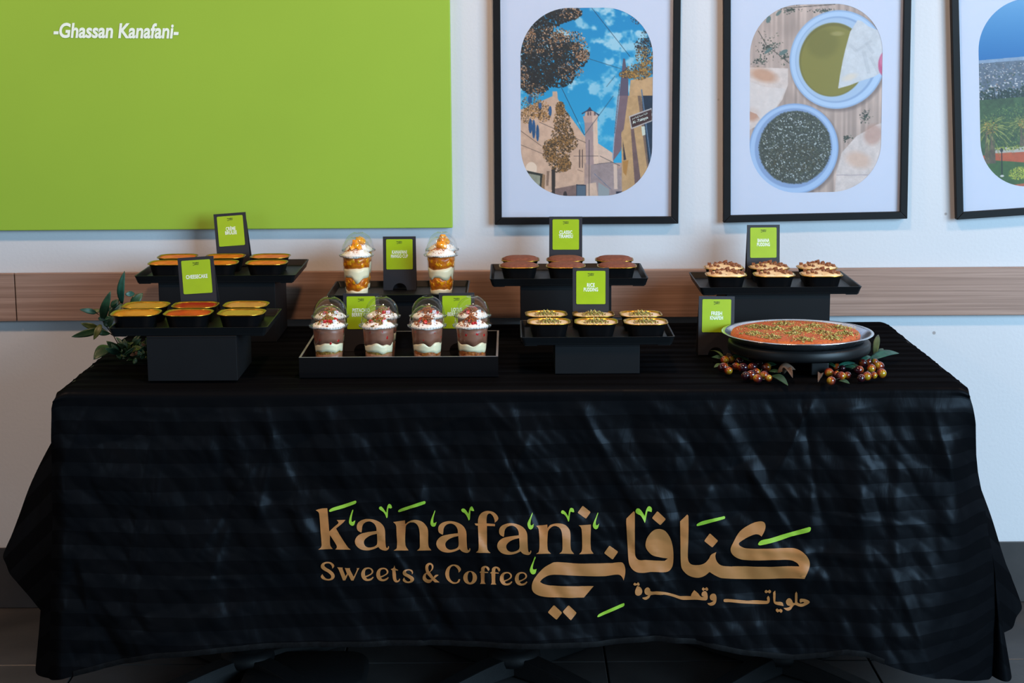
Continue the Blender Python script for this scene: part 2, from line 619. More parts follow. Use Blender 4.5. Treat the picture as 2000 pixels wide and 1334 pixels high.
# wooden chair rail made of boards
zt, zb = P(1000, 528.5, Y=-0.02).z, P(1000, 621.5, Y=-0.02).z
tr = structure(MB().box(-3.2, 3.2, -0.004, 0.0, zb + 0.004, zt - 0.004).build('trim_1', M['grout']))
xj = P(30, 580, Y=-0.02).x
for a, b_ in ((-3.2, xj - 0.0012), (xj + 0.0012, xj + 2.99), (xj + 2.9924, 3.2)):
    MB().box(a, b_, -0.020, -0.003, zb, zt).build('board', M['wood'], tr, bevel=0.0015)

# ------------------------------------------------------------------ green wall panel with lettering
GX = P(884, 445, Y=-0.022).x
GZ = P(600, 447, Y=-0.022).z
t = thing('wall_panel', 'large lime green wall panel with white lettering at upper left', 'wall panel', (GX - 0.85, 0, GZ))
MB().box(-0.85, 0.85, -0.022, -0.001, 0, 0.95).build('panel_board', M['green'], t, bevel=0.002)


def place_text(name, body, mat, parent, org, ux, uy, width, height, off, cap=None, bold=0.012, shear=0.0, spacing=1.0, rot=0.0):
    """flat lettering fitted to width x height around org (centre), on plane ux,uy"""
    vs, fs = text2d(body, 1.0, bold, shear, spacing)
    a = np.array(vs)
    lo, hi = a.min(0), a.max(0)
    a = (a - (lo + hi) / 2) / (hi - lo) * np.array([width, height])
    c, s = math.cos(rot), math.sin(rot)
    a = a @ np.array([[c, s], [-s, c]])
    n = Vector(ux).cross(Vector(uy))
    V = [Vector(org) + Vector(ux) * x + Vector(uy) * y + n * off for x, y in a]
    mb = MB()
    mb.add(V, fs)
    o = mb.build(name, mat, parent)
    return o


a, b_ = P(104, 58, Y=-0.0225), P(349, 62, Y=-0.0225)
c = (P(104, 42, Y=-0.0225) + P(349, 78, Y=-0.0225)) / 2
hgt = (P(225, 45, Y=-0.0225) - P(225, 75, Y=-0.0225)).z
place_text('lettering', '-Ghassan Kanafani-', M['white_ink'], t, c - t.location, (1, 0, 0), (0, 0, 1), b_.x - a.x, hgt, 0.0008, bold=0.030, shear=0.17, rot=-0.012)

# ------------------------------------------------------------------ posters painted as vertex colour prints


class Paint:
    def __init__(s, w, h, k=2):
        s.k, s.w, s.h = k, w * k, h * k
        s.im = np.zeros((s.h, s.w, 3))
        s.y, s.x = np.mgrid[0:s.h, 0:s.w]
        s.x = (s.x + 0.5) / k
        s.y = (s.y + 0.5) / k

    def _box(s, x0, x1, y0, y1):
        k = s.k
        return (slice(max(0, int(y0 * k) - 1), max(0, min(s.h, int(y1 * k) + 2))), slice(max(0, int(x0 * k) - 1), max(0, min(s.w, int(x1 * k) + 2))))

    def poly(s, pts, c, a=1.0, tex=0.0):
        xs, ys_ = [p[0] for p in pts], [p[1] for p in pts]
        b = s._box(min(xs), max(xs), min(ys_), max(ys_))
        X, Y = s.x[b], s.y[b]
        if X.size == 0:
            return
        m = np.zeros(X.shape, bool)
        for (x0, y0), (x1, y1) in zip(pts, pts[1:] + pts[:1]):
            if y0 == y1:
                continue
            cnd = (y0 > Y) != (y1 > Y)
            m ^= cnd & (X < (x1 - x0) * (Y - y0) / (y1 - y0) + x0)
        s.put(b, m * a, c, tex)

    def put(s, b, m, c, tex=0.0):
        c = np.array(c, float) / 255
        col = np.broadcast_to(c, s.im[b].shape)
        if tex:
            n = RNG.normal(0, 1, m.shape)[..., None]
            big = fbm(m.shape, (max(2, m.shape[0] // 16), max(2, m.shape[1] // 16)), 3)[..., None] - 0.5
            col = np.clip(col * (1 + tex * (0.35 * n + 2.2 * big)), 0, 1)
        mm = np.asarray(m, float)[..., None]
        s.im[b] = s.im[b] * (1 - mm) + col * mm

    def ell(s, cx, cy, rx, ry, c, a=1.0, ang=0.0, tex=0.0, soft=0.0):
        R = max(rx, ry) * 1.05 + soft
        b = s._box(cx - R, cx + R, cy - R, cy + R)
        X, Y = s.x[b] - cx, s.y[b] - cy
        if X.size == 0:
            return
        ca, sa = math.cos(ang), math.sin(ang)
        d = np.hypot((X * ca + Y * sa) / rx, (-X * sa + Y * ca) / ry)
        m = np.clip((1 - d) / soft * min(rx, ry) + 0.5, 0, 1) if soft else (d < 1)
        s.put(b, m * a, c, tex)

    def line(s, x0, y0, x1, y1, w, c, a=1.0):
        L = math.hypot(x1 - x0, y1 - y0) or 1
        nx, ny = -(y1 - y0) / L * w / 2, (x1 - x0) / L * w / 2
        s.poly([(x0 + nx, y0 + ny), (x1 + nx, y1 + ny), (x1 - nx, y1 - ny), (x0 - nx, y0 - ny)], c, a)

    def leaves(s, blobs, n, cols, size=(1.2, 2.6), gauss=False):
        for _ in range(n):
            cx, cy, rx, ry = random.choice(blobs)
            a_, r_ = random.random() * 2 * PI, (abs(random.gauss(0, 0.45)) if gauss else math.sqrt(random.random()))
            x, y = cx + rx * r_ * math.cos(a_), cy + ry * r_ * math.sin(a_)
            c = random.choice(cols)
            q = random.uniform(0.75, 1.2)
            s.ell(x, y, random.uniform(*size), random.uniform(*size) * 0.6, [min(255, v * q) for v in c], 0.95, random.random() * PI)

    def result(s):
        k = s.k
        return np.clip(s.im.reshape(s.h // k, k, s.w // k, k, 3).mean((1, 3)), 0, 1)


OW, OH = 256, 362


def street_print():
    p = Paint(OW, OH)
    A = lambda *q: [(1010 + x / 6.671 - 1018, 10 + y / 6.671 - 22) for x, y in q]
    B = lambda *q: [(1010 + x / 6.671 - 1018, 190 + y / 6.671 - 22) for x, y in q]
    full = (slice(0, p.h), slice(0, p.w))
    t_ = (p.y / OH)[..., None]
    p.im[:] = (np.array([18, 138, 196]) * (1 - t_) + np.array([46, 170, 216]) * t_) / 255
    n = fbm((p.h, p.w), (14, 9), 4)
    p.put(full, np.clip((n - 0.50) * 7, 0, 0.92) * np.clip(0.45 + 0.8 * vnoise((p.h, p.w), (4, 3)), 0, 1), (206, 228, 238))
    bg = (206, 172, 150)
    p.poly(B((40, 180), (330, 60), (470, 0), (470, -60), (530, -60), (540, 40), (640, 180), (900, 540), (905, 1310), (40, 1310)), bg, 1, 0.07)
    p.poly(B((900, 500), (1060, 610), (1240, 730), (1260, 900), (900, 900)), (214, 186, 170), 1, 0.06)
    p.poly(B((880, 860), (1400, 860), (1400, 1320), (880, 1320)), (176, 150, 142), 1, 0.08)
    p.poly(B((880, 320), (990, 320), (1000, 880), (905, 880)), (166, 142, 142), 1, 0.05)
    p.poly(B((990, 300), (1045, 300), (1062, 880), (1000, 880)), (224, 194, 174), 1, 0.05)
    p.poly(B((860, 262), (1062, 245), (1040, 335), (880, 340)), (214, 182, 166))
    p.poly(B((860, 262), (980, 255), (980, 338), (880, 340)), (188, 158, 150))
    p.poly(B((895, 200), (995, 190), (1040, 250), (880, 262)), (200, 168, 156))
    p.poly(B((840, 222), (915, 180), (950, 138), (975, 180), (1078, 242), (1062, 258), (990, 192), (905, 202), (850, 236)), (52, 58, 82))
    for x in (918, 950, 1005):
        p.poly(B((x, 205), (x + 18, 205), (x + 18, 250), (x, 250)), (96, 78, 84))
    p.poly(B((960, 884), (1250, 850), (1262, 980), (1372, 900), (1372, 1310), (960, 1310)), (156, 140, 142), 1, 0.10)
    p.poly(B((1255, 880), (1300, 880), (1310, 1200), (1265, 1200)), (214, 190, 176))
    p.poly(B((1060, 1110), (1200, 1200), (1200, 1300), (1060, 1300)), (148, 158, 164))
    p.poly(B((910, 1130), (1030, 1110), (1060, 1300), (910, 1300)), (206, 178, 160), 1, 0.08)
    p.poly(B((500, 1190), (780, 1140), (780, 1310), (360, 1310)), (128, 104, 100), 1, 0.16)
    p.poly(B((775, 1135), (902, 1140), (902, 1310), (775, 1310)), (46, 56, 72))
    p.poly(B((785, 1150), (893, 1155), (893, 1300), (785, 1300)), (84, 104, 124))
    p.ell(*B((632, 1290))[0], 4, 10, (50, 40, 42))
    for x in (812, 846):
        p.poly(B((x, 690), (x + 16, 680), (x + 16, 925), (x, 920)), (96, 76, 72))
    p.poly(B((790, 940), (860, 965), (860, 975), (790, 950)), (150, 122, 108))
    # arched doorway
    p.ell(*B((195, 930))[0], 11, 13, (232, 208, 188))
    p.poly(B((125, 950), (350, 1000), (330, 1230), (300, 1230), (130, 1000)), (44, 46, 40))
    p.poly(B((135, 985), (310, 1020), (300, 1230), (150, 1090)), (150, 152, 134), 1, 0.1)
    p.poly(B((340, 1000), (375, 1010), (365, 1210), (320, 1200)), (150, 116, 84))
    # right house
    p.poly(A((1372, 730), (1395, 730), (1440, 1000), (1440, 1334), (1310, 1334)) + [], (92, 84, 104))
    p.poly(B((1310, 0), (1440, 0), (1385, 440), (1350, 700), (1252, 835), (1240, 790)), (122, 100, 110), 1, 0.05)
    p.poly(B((1300, 0), (1332, 0), (1268, 560), (1250, 830), (1238, 790)), (150, 168, 190))
    p.line(*B((1328, -150))[0], *B((1268, 480))[0], 0.9, (30, 40, 60))
    p.poly(A((1470, 1000), (1770, 960), (1770, 1400), (1430, 1400)), (196, 160, 118), 1, 0.07)
    p.poly(B((1440, 0), (1770, 0), (1770, 1310), (1368, 1310), (1355, 470), (1385, 430)), (192, 156, 112), 1, 0.08)
    p.poly(B((1475, 420), (1515, 420), (1640, 1310), (1545, 1310)), (112, 88, 88), 1, 0.1)
    p.poly(B((1560, 0), (1600, 0), (1770, 1000), (1770, 1200), (1700, 1000)), (120, 98, 86), 1, 0.1)
    p.poly(B((1610, 0), (1770, 0), (1770, 760), (1710, 900), (1650, 400)), (24, 44, 66), 1, 0.15)
    p.line(*B((1610, -80))[0], *B((1740, 880))[0], 2.2, (92, 118, 148))
    p.poly(B((1610, 395), (1655, 390), (1665, 500), (1625, 515)), (206, 214, 204))
    p.poly(B((1372, 560), (1420, 820), (1385, 830)), (58, 52, 60))
    p.poly(B((1375, 840), (1450, 825), (1420, 1030), (1380, 980)), (176, 128, 66))
    p.poly(B((1290, 1232), (1368, 1232), (1368, 1275), (1290, 1285)), (34, 40, 62))
    # trees
    dark = [(26, 26, 26), (36, 34, 30), (46, 40, 32), (22, 26, 32)]
    lite = [(170, 126, 92), (150, 108, 74), (196, 150, 112), (120, 86, 58), (206, 168, 140)]
    big = [(x, y, rx / 6.67, ry / 6.67) for (x, y), rx, ry in zip(A((300, 760), (560, 700), (420, 560), (200, 560), (700, 700), (400, 200), (620, 160), (280, 350), (250, 1000), (560, 930), (160, 900)),
                                                                (260, 280, 260, 150, 220, 280, 220, 200, 220, 200, 130), (300, 250, 190, 250, 190, 130, 90, 130, 170, 160, 260))]
    p.leaves(big, 5200, dark, (1.4, 3.0))
    edge = [(x, y, rx / 6.67, ry / 6.67) for (x, y), rx, ry in zip(A((150, 500), (180, 430), (480, 420), (620, 440), (760, 500), (830, 620), (700, 150), (860, 690), (100, 950), (700, 880), (450, 600), (250, 1130)),
                                                                 (110, 80, 180, 180, 130, 110, 150, 90, 60, 170, 200, 130), (170, 90, 110, 70, 120, 130, 80, 70, 140, 110, 110, 90))]
    p.leaves(edge, 1500, lite + dark[:2], (0.9, 2.0))
    p.leaves(big, 260, [(92, 122, 150), (150, 170, 190)], (0.6, 1.2))
    low = [(x, y, rx / 6.67, ry / 6.67) for (x, y), rx, ry in zip(B((570, 160), (590, 330), (600, 500), (640, 600), (540, 700), (560, 850), (430, 700), (620, 880)), (60, 110, 150, 160, 170, 140, 90, 90), (90, 160, 150, 110, 160, 130, 150, 90))]
    p.leaves(low, 1500, [(62, 46, 26), (84, 62, 34), (46, 38, 24)], (1.0, 2.2))
    p.leaves(low, 1300, [(150, 108, 56), (176, 128, 72), (110, 78, 38)], (0.7, 1.7))
    p.poly(B((455, 940), (505, 940), (500, 1310), (460, 1310)), (48, 40, 36))
    p.poly(B((395, 960), (430, 960), (415, 1150), (385, 1150)), (110, 86, 72), 0.7)
    bal = [(x, y, rx / 6.67, ry / 6.67) for (x, y), rx, ry in zip(B((200, 90), (330, 160), (150, 250), (250, 200), (360, 260)), (130, 120, 90, 150, 80), (100, 100, 110, 80, 70))]
    p.leaves(bal, 700, [(170, 122, 66), (196, 150, 96), (60, 46, 34), (126, 92, 52)], (0.8, 1.9))
    for (q, w, l) in (((185, 380), 3.6, 14), ((228, 420), 3.4, 18), ((278, 470), 3.0, 16), ((180, 40), 4, 7), ((310, 120), 3, 6), ((440, 190), 3, 10)):
        p.ell(*B(q)[0], w, l, (36, 84, 132), 1, 0, 0.2)
    rt = [(x, y, rx / 6.67, ry / 6.67) for (x, y), rx, ry in zip(A((1680, 480), (1600, 560), (1700, 620), (1640, 700), (1560, 880), (1680, 850), (1440, 930), (1580, 930)), (90, 90, 70, 110, 160, 90, 120, 120), (130, 100, 150, 120, 90, 110, 50, 70))]
    p.leaves(rt, 800, [(40, 40, 44), (70, 54, 36), (30, 40, 60)], (0.9, 2.0))
    p.leaves(rt[3:], 620, [(160, 118, 52), (186, 142, 70), (120, 84, 40)], (0.8, 1.8))
    p.leaves([(*A((1560, 240))[0], 14, 9)], 40, [(110, 70, 66), (60, 50, 56)], (0.7, 1.7))
    # wires and the tin sign
    for q, c_ in (((A((955, 70)), A((1460, 705))), (26, 50, 74)), ((A((940, 730)), A((1350, 860))), (40, 70, 90)), ((A((555, 1030)), B((880, 500))), (26, 40, 60)),
                  ((B((880, 500)), B((1250, 0))), (40, 60, 80)), ((A((1160, 1085)), A((1270, 950))), (40, 70, 90)), ((B((940, 560)), B((940, 1310))), (52, 48, 56)),
                  ((B((60, 620)), B((420, 770))), (90, 74, 70)), ((B((60, 440)), B((330, 640))), (80, 60, 54)), ((B((300, 330)), B((900, 600))), (70, 60, 60)),
                  ((B((740, 770)), B((1060, 770))), (80, 74, 80)), ((B((1080, 770)), B((1340, 900))), (60, 60, 66)), ((B((1000, 880)), B((1250, 850))), (70, 70, 80)),
                  ((B((1010, 1000)), B((1220, 1200))), (90, 110, 140))):
        p.line(*q[0][0], *q[1][0], 0.9, c_)
    p.poly(B((1452, 262), (1742, 158), (1752, 325), (1480, 428)), (190, 186, 188))
    p.poly(B((1466, 274), (1738, 176), (1746, 314), (1490, 410)), (64, 36, 34))
    return p.result()


def bowls_print():
    p = Paint(OW, OH)
    # picture plane of the second poster, undoing its small turn on the wall
    def Q(x, y):
        px, py = 1380 + x / 2.9 - 1592.5, y / 2.9 - 193.0
        a_ = math.radians(1.3)
        c_, s_ = math.cos(a_), math.sin(a_)
        return (px * c_ - py * s_ * 1.6 + OW / 2, px * s_ * 0.6 + py * c_ + OH / 2)
    full = (slice(0, p.h), slice(0, p.w))
    st = vnoise((p.h, p.w), (3, 60))
    p.im[:] = np.array([188, 168, 160]) / 255
    p.im *= (0.86 + 0.22 * st)[..., None]
    p.im *= (0.9 + 0.2 * fbm((p.h, p.w), (8, 6), 3))[..., None]
    herb = [(52, 62, 58), (70, 82, 66), (40, 48, 44), (96, 104, 92)]
    for (x, y), n_, r_ in (((340, 270), 170, (26, 24)), ((300, 345), 60, (18, 8)), ((430, 330), 50, (10, 12)), ((640, 75), 90, (26, 6)), ((450, 70), 80, (22, 6)), ((900, 660), 80, (12, 14)), ((800, 780), 50, (9, 8)), ((970, 150), 30, (8, 8)), ((340, 120), 24, (7, 6))):
        p.leaves([(*Q(x, y), r_[0] * 1.2, r_[1] * 1.2)], n_, herb, (0.5, 2.2), True)
    for q in (((280, 180), (330, 260)), ((330, 260), (460, 360)), ((400, 60), (700, 40)), ((860, 50), (970, 190))):
        p.line(*Q(*q[0]), *Q(*q[1]), 1.3, (78, 74, 66))
    for (x, y, rx, ry, an) in ((425, 300, 4, 9, 1.1), (390, 85, 3, 7, 0.8), (335, 120, 4, 7, 0.4), (975, 155, 4, 6, 0.3), (340, 290, 3, 9, 0.9)):
        p.ell(*Q(x, y), rx, ry, (98, 118, 116), 1, an)
    # flatbreads
    p.poly([Q(*q) for q in ((190, 380), (455, 388), (458, 480), (430, 560), (345, 680), (190, 760))], (214, 200, 196), 1, 0.06)
    p.ell(*Q(320, 425), 26, 12, (192, 142, 112), 0.75, 0.3, soft=8)
    p.ell(*Q(262, 640), 15, 13, (184, 132, 106), 0.75, 0.3, soft=8)
    p.poly([Q(*q) for q in ((190, 440), (330, 490), (445, 500), (400, 600), (330, 690), (290, 640), (190, 600))], (216, 208, 208), 0.75, 0.04)
    p.poly([Q(*q) for q in ((1040, 680), (960, 705), (850, 770), (775, 860), (750, 960), (748, 1130), (1040, 1130))], (210, 198, 196), 1, 0.07)
    p.ell(*Q(870, 900), 24, 15, (206, 168, 146), 0.6, 0.3, soft=10)
    p.ell(*Q(945, 760), 17, 20, (176, 134, 120), 0.6, 0.3, soft=8)
    p.line(*Q(750, 985), *Q(940, 985), 1.6, (176, 164, 170))
    # bowl of oil
    c1 = Q(728, 343)
    p.ell(c1[0] + 3, c1[1] + 4, 94, 95, (92, 80, 78), 0.5, soft=6)
    p.ell(*c1, 92, 93.5, (150, 178, 216), 1, soft=1.5)
    p.ell(*c1, 89, 90.5, (176, 202, 234), 1, soft=1.5)
    p.ell(c1[0] - 2, c1[1], 79, 82, (142, 168, 206), 1, soft=2)
    p.ell(c1[0] - 4, c1[1], 76, 79, (168, 192, 222), 1, soft=2)
    p.ell(*Q(700, 343), 64, 70, (116, 110, 50), 1, soft=2)
    p.ell(*Q(700, 350), 61, 66, (134, 128, 58), 1, soft=3)
    p.ell(*Q(640, 250), 30, 28, (110, 106, 44), 0.5, soft=12)
    p.ell(*Q(720, 200), 12, 4, (160, 152, 96), 0.8, soft=3)
    # bread held over it
    br = [Q(*q) for q in ((828, 126), (850, 132), (890, 162), (960, 190), (1040, 220), (1040, 380), (975, 415), (930, 440), (860, 462), (800, 485), (738, 502), (745, 430), (756, 350), (768, 285), (790, 190))]
    p.poly(br, (202, 206, 214), 1, 0.05)
    for q in (((790, 260), (830, 296), 5), ((830, 296), (910, 240), 4), ((880, 250), (925, 310), 5), ((870, 300), (905, 420), 6), ((910, 330), (960, 420), 5)):
        p.line(*Q(*q[0]), *Q(*q[1]), q[2] * 1.2, (172, 176, 186), 0.35)
    p.ell(*Q(800, 440), 14, 6, (222, 208, 192), 0.7, -0.3, soft=5)
    p.ell(*Q(995, 365), 14, 24, (190, 92, 132), 1, 0.1, soft=2)
    p.ell(*Q(980, 345), 6, 12, (214, 128, 160), 0.8, 0.1, soft=3)
    # bowl of zaatar
    c2 = Q(505, 838)
    p.ell(c2[0] + 2, c2[1] + 4, 88, 90, (86, 76, 76), 0.5, soft=6)
    p.ell(*c2, 86.5, 88, (140, 170, 214), 1, soft=1.5)
    p.ell(*c2, 83.5, 85, (166, 194, 232), 1, soft=1.5)
    p.ell(c2[0], c2[1] - 2, 75, 77, (136, 162, 204), 1, soft=2)
    cz = Q(512, 828)
    p.ell(*cz, 69, 70, (70, 76, 72), 1, soft=3)
    p.leaves([(*cz, 70, 71)], 3600, [(60, 68, 58), (84, 92, 78), (44, 50, 46), (104, 110, 92)], (0.6, 1.6))
    p.leaves([(*cz, 66, 66)], 520, [(190, 200, 206), (170, 178, 180)], (0.9, 1.7))
    p.leaves([(cz[0], cz[1] + 20, 50, 30)], 700, [(60, 58, 40), (78, 72, 50)], (0.6, 1.4))
    return p.result()


def city_print():
    p = Paint(OW, OH)
    # own picture plane: x right, y down, drawn from the visible left third
    t_ = np.clip(p.y / 120, 0, 1)[..., None]
    p.im[:] = (np.array([96, 156, 206]) * (1 - t_) + np.array([22, 104, 172]) * t_) / 255
    p.poly([(0, 112), (256, 108), (256, 130), (0, 130)], (134, 156, 184), 1, 0.1)
    p.poly([(0, 118), (256, 116), (256, 190), (0, 190)], (92, 104, 122), 1, 0.2)
    for _ in range(900):
        x, y = random.uniform(0, 256), random.uniform(118, 186)
        k = 0.6 + (y - 118) / 60
        c_ = random.choice([(196, 198, 204), (170, 172, 182), (150, 132, 126), (70, 84, 92), (210, 206, 206), (62, 84, 70)])
        w_, h_ = random.uniform(1.2, 3.6) * k, random.uniform(0.8, 2.2) * k
        p.poly([(x, y), (x + w_, y), (x + w_, y + h_), (x, y + h_)], c_)
    p.leaves([(60 + 30 * k, 186 - (k % 2) * 5, 24, 16) for k in range(-2, 8)], 1500, [(24, 46, 36), (36, 60, 44), (20, 36, 32)], (0.9, 2.4))
    for _ in range(40):
        x = random.uniform(20, 256)
        p.poly([(x - 2, 190), (x, 164 + random.uniform(0, 10)), (x + 2, 190)], (22, 42, 36))
    p.poly([(0, 188), (256, 186), (256, 300), (0, 300)], (58, 84, 50), 1, 0.25)
    p.leaves([(128, 240, 128, 46)], 3000, [(66, 96, 48), (40, 70, 40), (96, 120, 62), (50, 76, 56)], (0.8, 2.2))
    p.poly([(0, 296), (60, 288), (256, 262), (256, 326), (120, 322), (40, 310), (0, 306)], (178, 84, 48), 1, 0.08)
    p.poly([(26, 282), (120, 282), (256, 262), (256, 272), (120, 294), (26, 292)], (176, 172, 164))
    p.leaves([(120, 284, 110, 5)], 500, [(120, 140, 50), (176, 176, 60), (70, 96, 40)], (0.9, 2.0))
    p.poly([(0, 302), (60, 310), (140, 322), (256, 322), (256, 352), (200, 356), (120, 354), (40, 358), (0, 356)], (60, 92, 44), 1, 0.12)
    p.poly([(60, 356), (140, 350), (256, 348), (256, 364), (40, 364)], (176, 92, 60), 1, 0.08)
    p.leaves([(76, 334, 22, 12)], 300, [(150, 160, 50), (190, 190, 80), (90, 120, 40)], (0.9, 2.2))

    def palm(cx, cy, R, th):
        p.poly([(cx - th, cy), (cx + th, cy), (cx + th * 1.5, cy + R * 1.15), (cx - th * 1.7, cy + R * 1.15)], (96, 84, 66), 1, 0.25)
        for k in range(80):
            a_ = random.uniform(-PI, PI)
            L = R * random.uniform(0.65, 1.05)
            x0, y0 = cx, cy
            for q in range(1, 8):
                f_ = q / 7
                x1, y1 = cx + math.cos(a_) * L * f_, cy + math.sin(a_) * L * 0.8 * f_ + 0.42 * L * f_ * f_
                p.line(x0, y0, x1, y1, 2.4 * (1.1 - f_), random.choice([(110, 124, 56), (70, 92, 48), (146, 152, 84), (52, 72, 42)]))
                x0, y0 = x1, y1
        p.leaves([(cx, cy + 3, R * 0.25, R * 0.2)], 60, [(176, 136, 62), (130, 110, 56)], (0.8, 1.8))
    palm(84, 236, 40, 4)
    palm(20, 240, 62, 7)
    palm(170, 224, 34, 4)
    p.line(42, 288, 42, 336, 2.0, (20, 26, 26))
    p.ell(42, 287, 3, 4, (40, 48, 50))
    p.ell(42, 337, 4, 2, (200, 200, 196))
    return p.result()


def print_mesh(name, img, w, h, parent, y):
    H_, W_ = img.shape[:2]
    gx, gz = np.meshgrid(np.linspace(-w / 2, w / 2, W_), np.linspace(h / 2, -h / 2, H_))
    co = np.stack([gx, np.full_like(gx, y), gz], -1).reshape(-1, 3).astype(np.float32)
    idx = np.arange(H_ * W_).reshape(H_, W_)
    q = np.stack([idx[:-1, :-1], idx[1:, :-1], idx[1:, 1:], idx[:-1, 1:]], -1).reshape(-1, 4)
    me = bpy.data.meshes.new(name)
    me.vertices.add(len(co))
    me.vertices.foreach_set('co', co.ravel())
    me.loops.add(q.size)
    me.loops.foreach_set('vertex_index', q.ravel().astype(np.int32))
    me.polygons.add(len(q))
    me.polygons.foreach_set('loop_start', np.arange(0, q.size, 4, dtype=np.int32))
    me.update(calc_edges=True)
    ca = me.color_attributes.new('print', 'FLOAT_COLOR', 'POINT')
    c_ = img.reshape(-1, 3)
    l_ = np.where(c_ <= 0.04045, c_ / 12.92, ((c_ + 0.055) / 1.055) ** 2.4) * np.array([0.93, 0.90, 0.84])
    ca.data.foreach_set('color', np.concatenate([l_, np.ones((len(l_), 1))], 1).astype(np.float32).ravel())
    me.materials.append(M['print'])
    o = bpy.data.objects.new(name, me)
    COL.objects.link(o)
    o.parent = parent
    return o


FW, FH, FB, FD = 0.452, 0.592, 0.0175, 0.024


def framed_poster(img, label, cx, cy, rot, ow=0.3215, oh=0.4545, odx=0.0, odz=0.0):
    c_ = P(cx, cy, Y=-0.02)
    t = thing('framed_poster', label, 'framed picture', (c_.x, 0, c_.z))
    t.rotation_euler = (0, rot, 0)
    w, h = FW / 2, FH / 2
    for pts in ([(-w, -h), (w, -h), (w - FB, -h + FB), (-w + FB, -h + FB)], [(w, -h), (w, h), (w - FB, h - FB), (w - FB, -h + FB)],
                [(w, h), (-w, h), (-w + FB, h - FB), (w - FB, h - FB)], [(-w, h), (-w, -h), (-w + FB, -h + FB), (-w + FB, h - FB)]):
        MB().rings([[(x, -FD, z) for x, z in pts], [(x, -0.003, z) for x, z in pts]]).build('frame_bar', M['frame'], t, bevel=0.0012)
    MB().box(-w + 0.005, w - 0.005, -0.010, -0.002, -h + 0.005, h - 0.005).build('backing_board', M['backing'], t)
    print_mesh('printed_photograph', img, ow + 0.002, oh + 0.002, t, -0.0112).location = (odx, 0, odz)
    out = [(-w + FB - 0.003, -h + FB - 0.003), (w - FB + 0.003, -h + FB - 0.003), (w - FB + 0.003, h - FB + 0.003), (-w + FB - 0.003, h - FB + 0.003)]
    hole = [(x + odx, y + odz) for x, y, _ in rrect(ow, oh, 0, 0.118, 16)]
    vs, fs = fill2d([out, hole])
    MB().add([(x, -0.0118, y) for x, y in vs], fs).build('poster_paper', M['paper'], t)
    MB().box(-w + FB - 0.003, w - FB + 0.003, -0.0165, -0.0150, -h + FB - 0.003, h - FB + 0.003).build('glazing', M['glass'], t)
    return t


p1 = framed_poster(street_print(), 'black framed poster of a street with minaret, trees and blue sky', 1146, 201, 0.0)
# the tin street sign lettering in the first print
o1 = P(1010 + 1605 / 6.671, 190 + 300 / 6.671, Y=-0.012) - p1.location
place_text('sign_lettering', 'Al -Takiyya', M['white_ink'], p1, (o1.x, -0.0116, o1.z), (1, 0, 0), (0, 0, 1), 0.040, 0.0085, 0.0001, bold=0.015, rot=0.345)
o1 = P(1010 + 1600 / 6.671, 190 + 246 / 6.671, Y=-0.012) - p1.location
place_text('sign_lettering', '\uFEE2\uFEF4\uFEEB\uFE8D\uFEAE\uFE91\uFE87 \uFE8E\uFEE8\uFEF4\uFEB3 \uFE94\uFEF4\uFEDC\uFE97', M['white_ink'], p1, (o1.x, -0.0116, o1.z), (1, 0, 0), (0, 0, 1), 0.040, 0.0060, 0.0001, bold=0.01, rot=0.345)
framed_poster(bowls_print(), 'black framed poster of two blue bowls with olive oil and herbs', 1594.5, 194, math.radians(-0.9))
framed_poster(city_print(), 'crooked black framed poster of a city view with palms, cut off by the right edge', 2044, 180, math.radians(-3.6))

# ------------------------------------------------------------------ tables under the cloth
TZ = 0.75
YF, YB, XW = -0.858, -0.100, 0.915


def cafe_table(x, label):
    t = thing('cafe_table', label, 'table', (x, (YF + YB) / 2, 0), 0, 'cafe tables under the cloth')
    MB().box(-0.303, 0.303, -0.372, 0.372, 0.715, 0.742).build('tabletop', M['iron'], t, bevel=0.003)
    MB().lathe([(0.044, 0.03), (0.044, 0.69)], 24).build('column', M['iron'], t, True)
    MB().lathe([(0.10, 0.69), (0.10, 0.714)], 24).build('top_plate', M['iron'], t, True)
    MB().lathe([(0.058, 0.028), (0.062, 0.04), (0.060, 0.052), (0.046, 0.062)], 24).build('collar', M['iron'], t, True)
    for k in range(4):
        a_ = PI / 4 + k * PI / 2
        d, n = Vector((math.cos(a_), math.sin(a_), 0)), Vector((-math.sin(a_), math.cos(a_), 0))
        R = []
        for s_, w_, z0, z1 in ((0.02, 0.030, 0.004, 0.05), (0.12, 0.028, 0.004, 0.042), (0.22, 0.026, 0.002, 0.03), (0.27, 0.024, 0.0, 0.022)):
            R.append([d * s_ - n * w_ + Vector((0, 0, z0)), d * s_ + n * w_ + Vector((0, 0, z0)), d * s_ + n * w_ * 0.8 + Vector((0, 0, z1)), d * s_ - n * w_ * 0.8 + Vector((0, 0, z1))])
        MB().rings(R).build('foot', M['iron'], t, bevel=0.003)
    return t


cafe_table(-0.612, 'black pedestal table under the cloth, leftmost of the three')
cafe_table(0.0, 'black pedestal table under the cloth, middle of the three')
cafe_table(0.612, 'black pedestal table under the cloth, rightmost of the three')
c = P(590, 1330, Z=0.03)
o = MB().rings([rrect(0.27, 0.22, 0.0, 0.05), rrect(0.276, 0.226, 0.006, 0.05), rrect(0.276, 0.226, 0.026, 0.05), rrect(0.262, 0.212, 0.034, 0.045)]).build('floor_plate', M['iron'], None, True)
o.location = (c.x, c.y + 0.07, 0)
tag(o, 'low black plate with rounded corners on the floor under the hem, left of centre', 'plate')

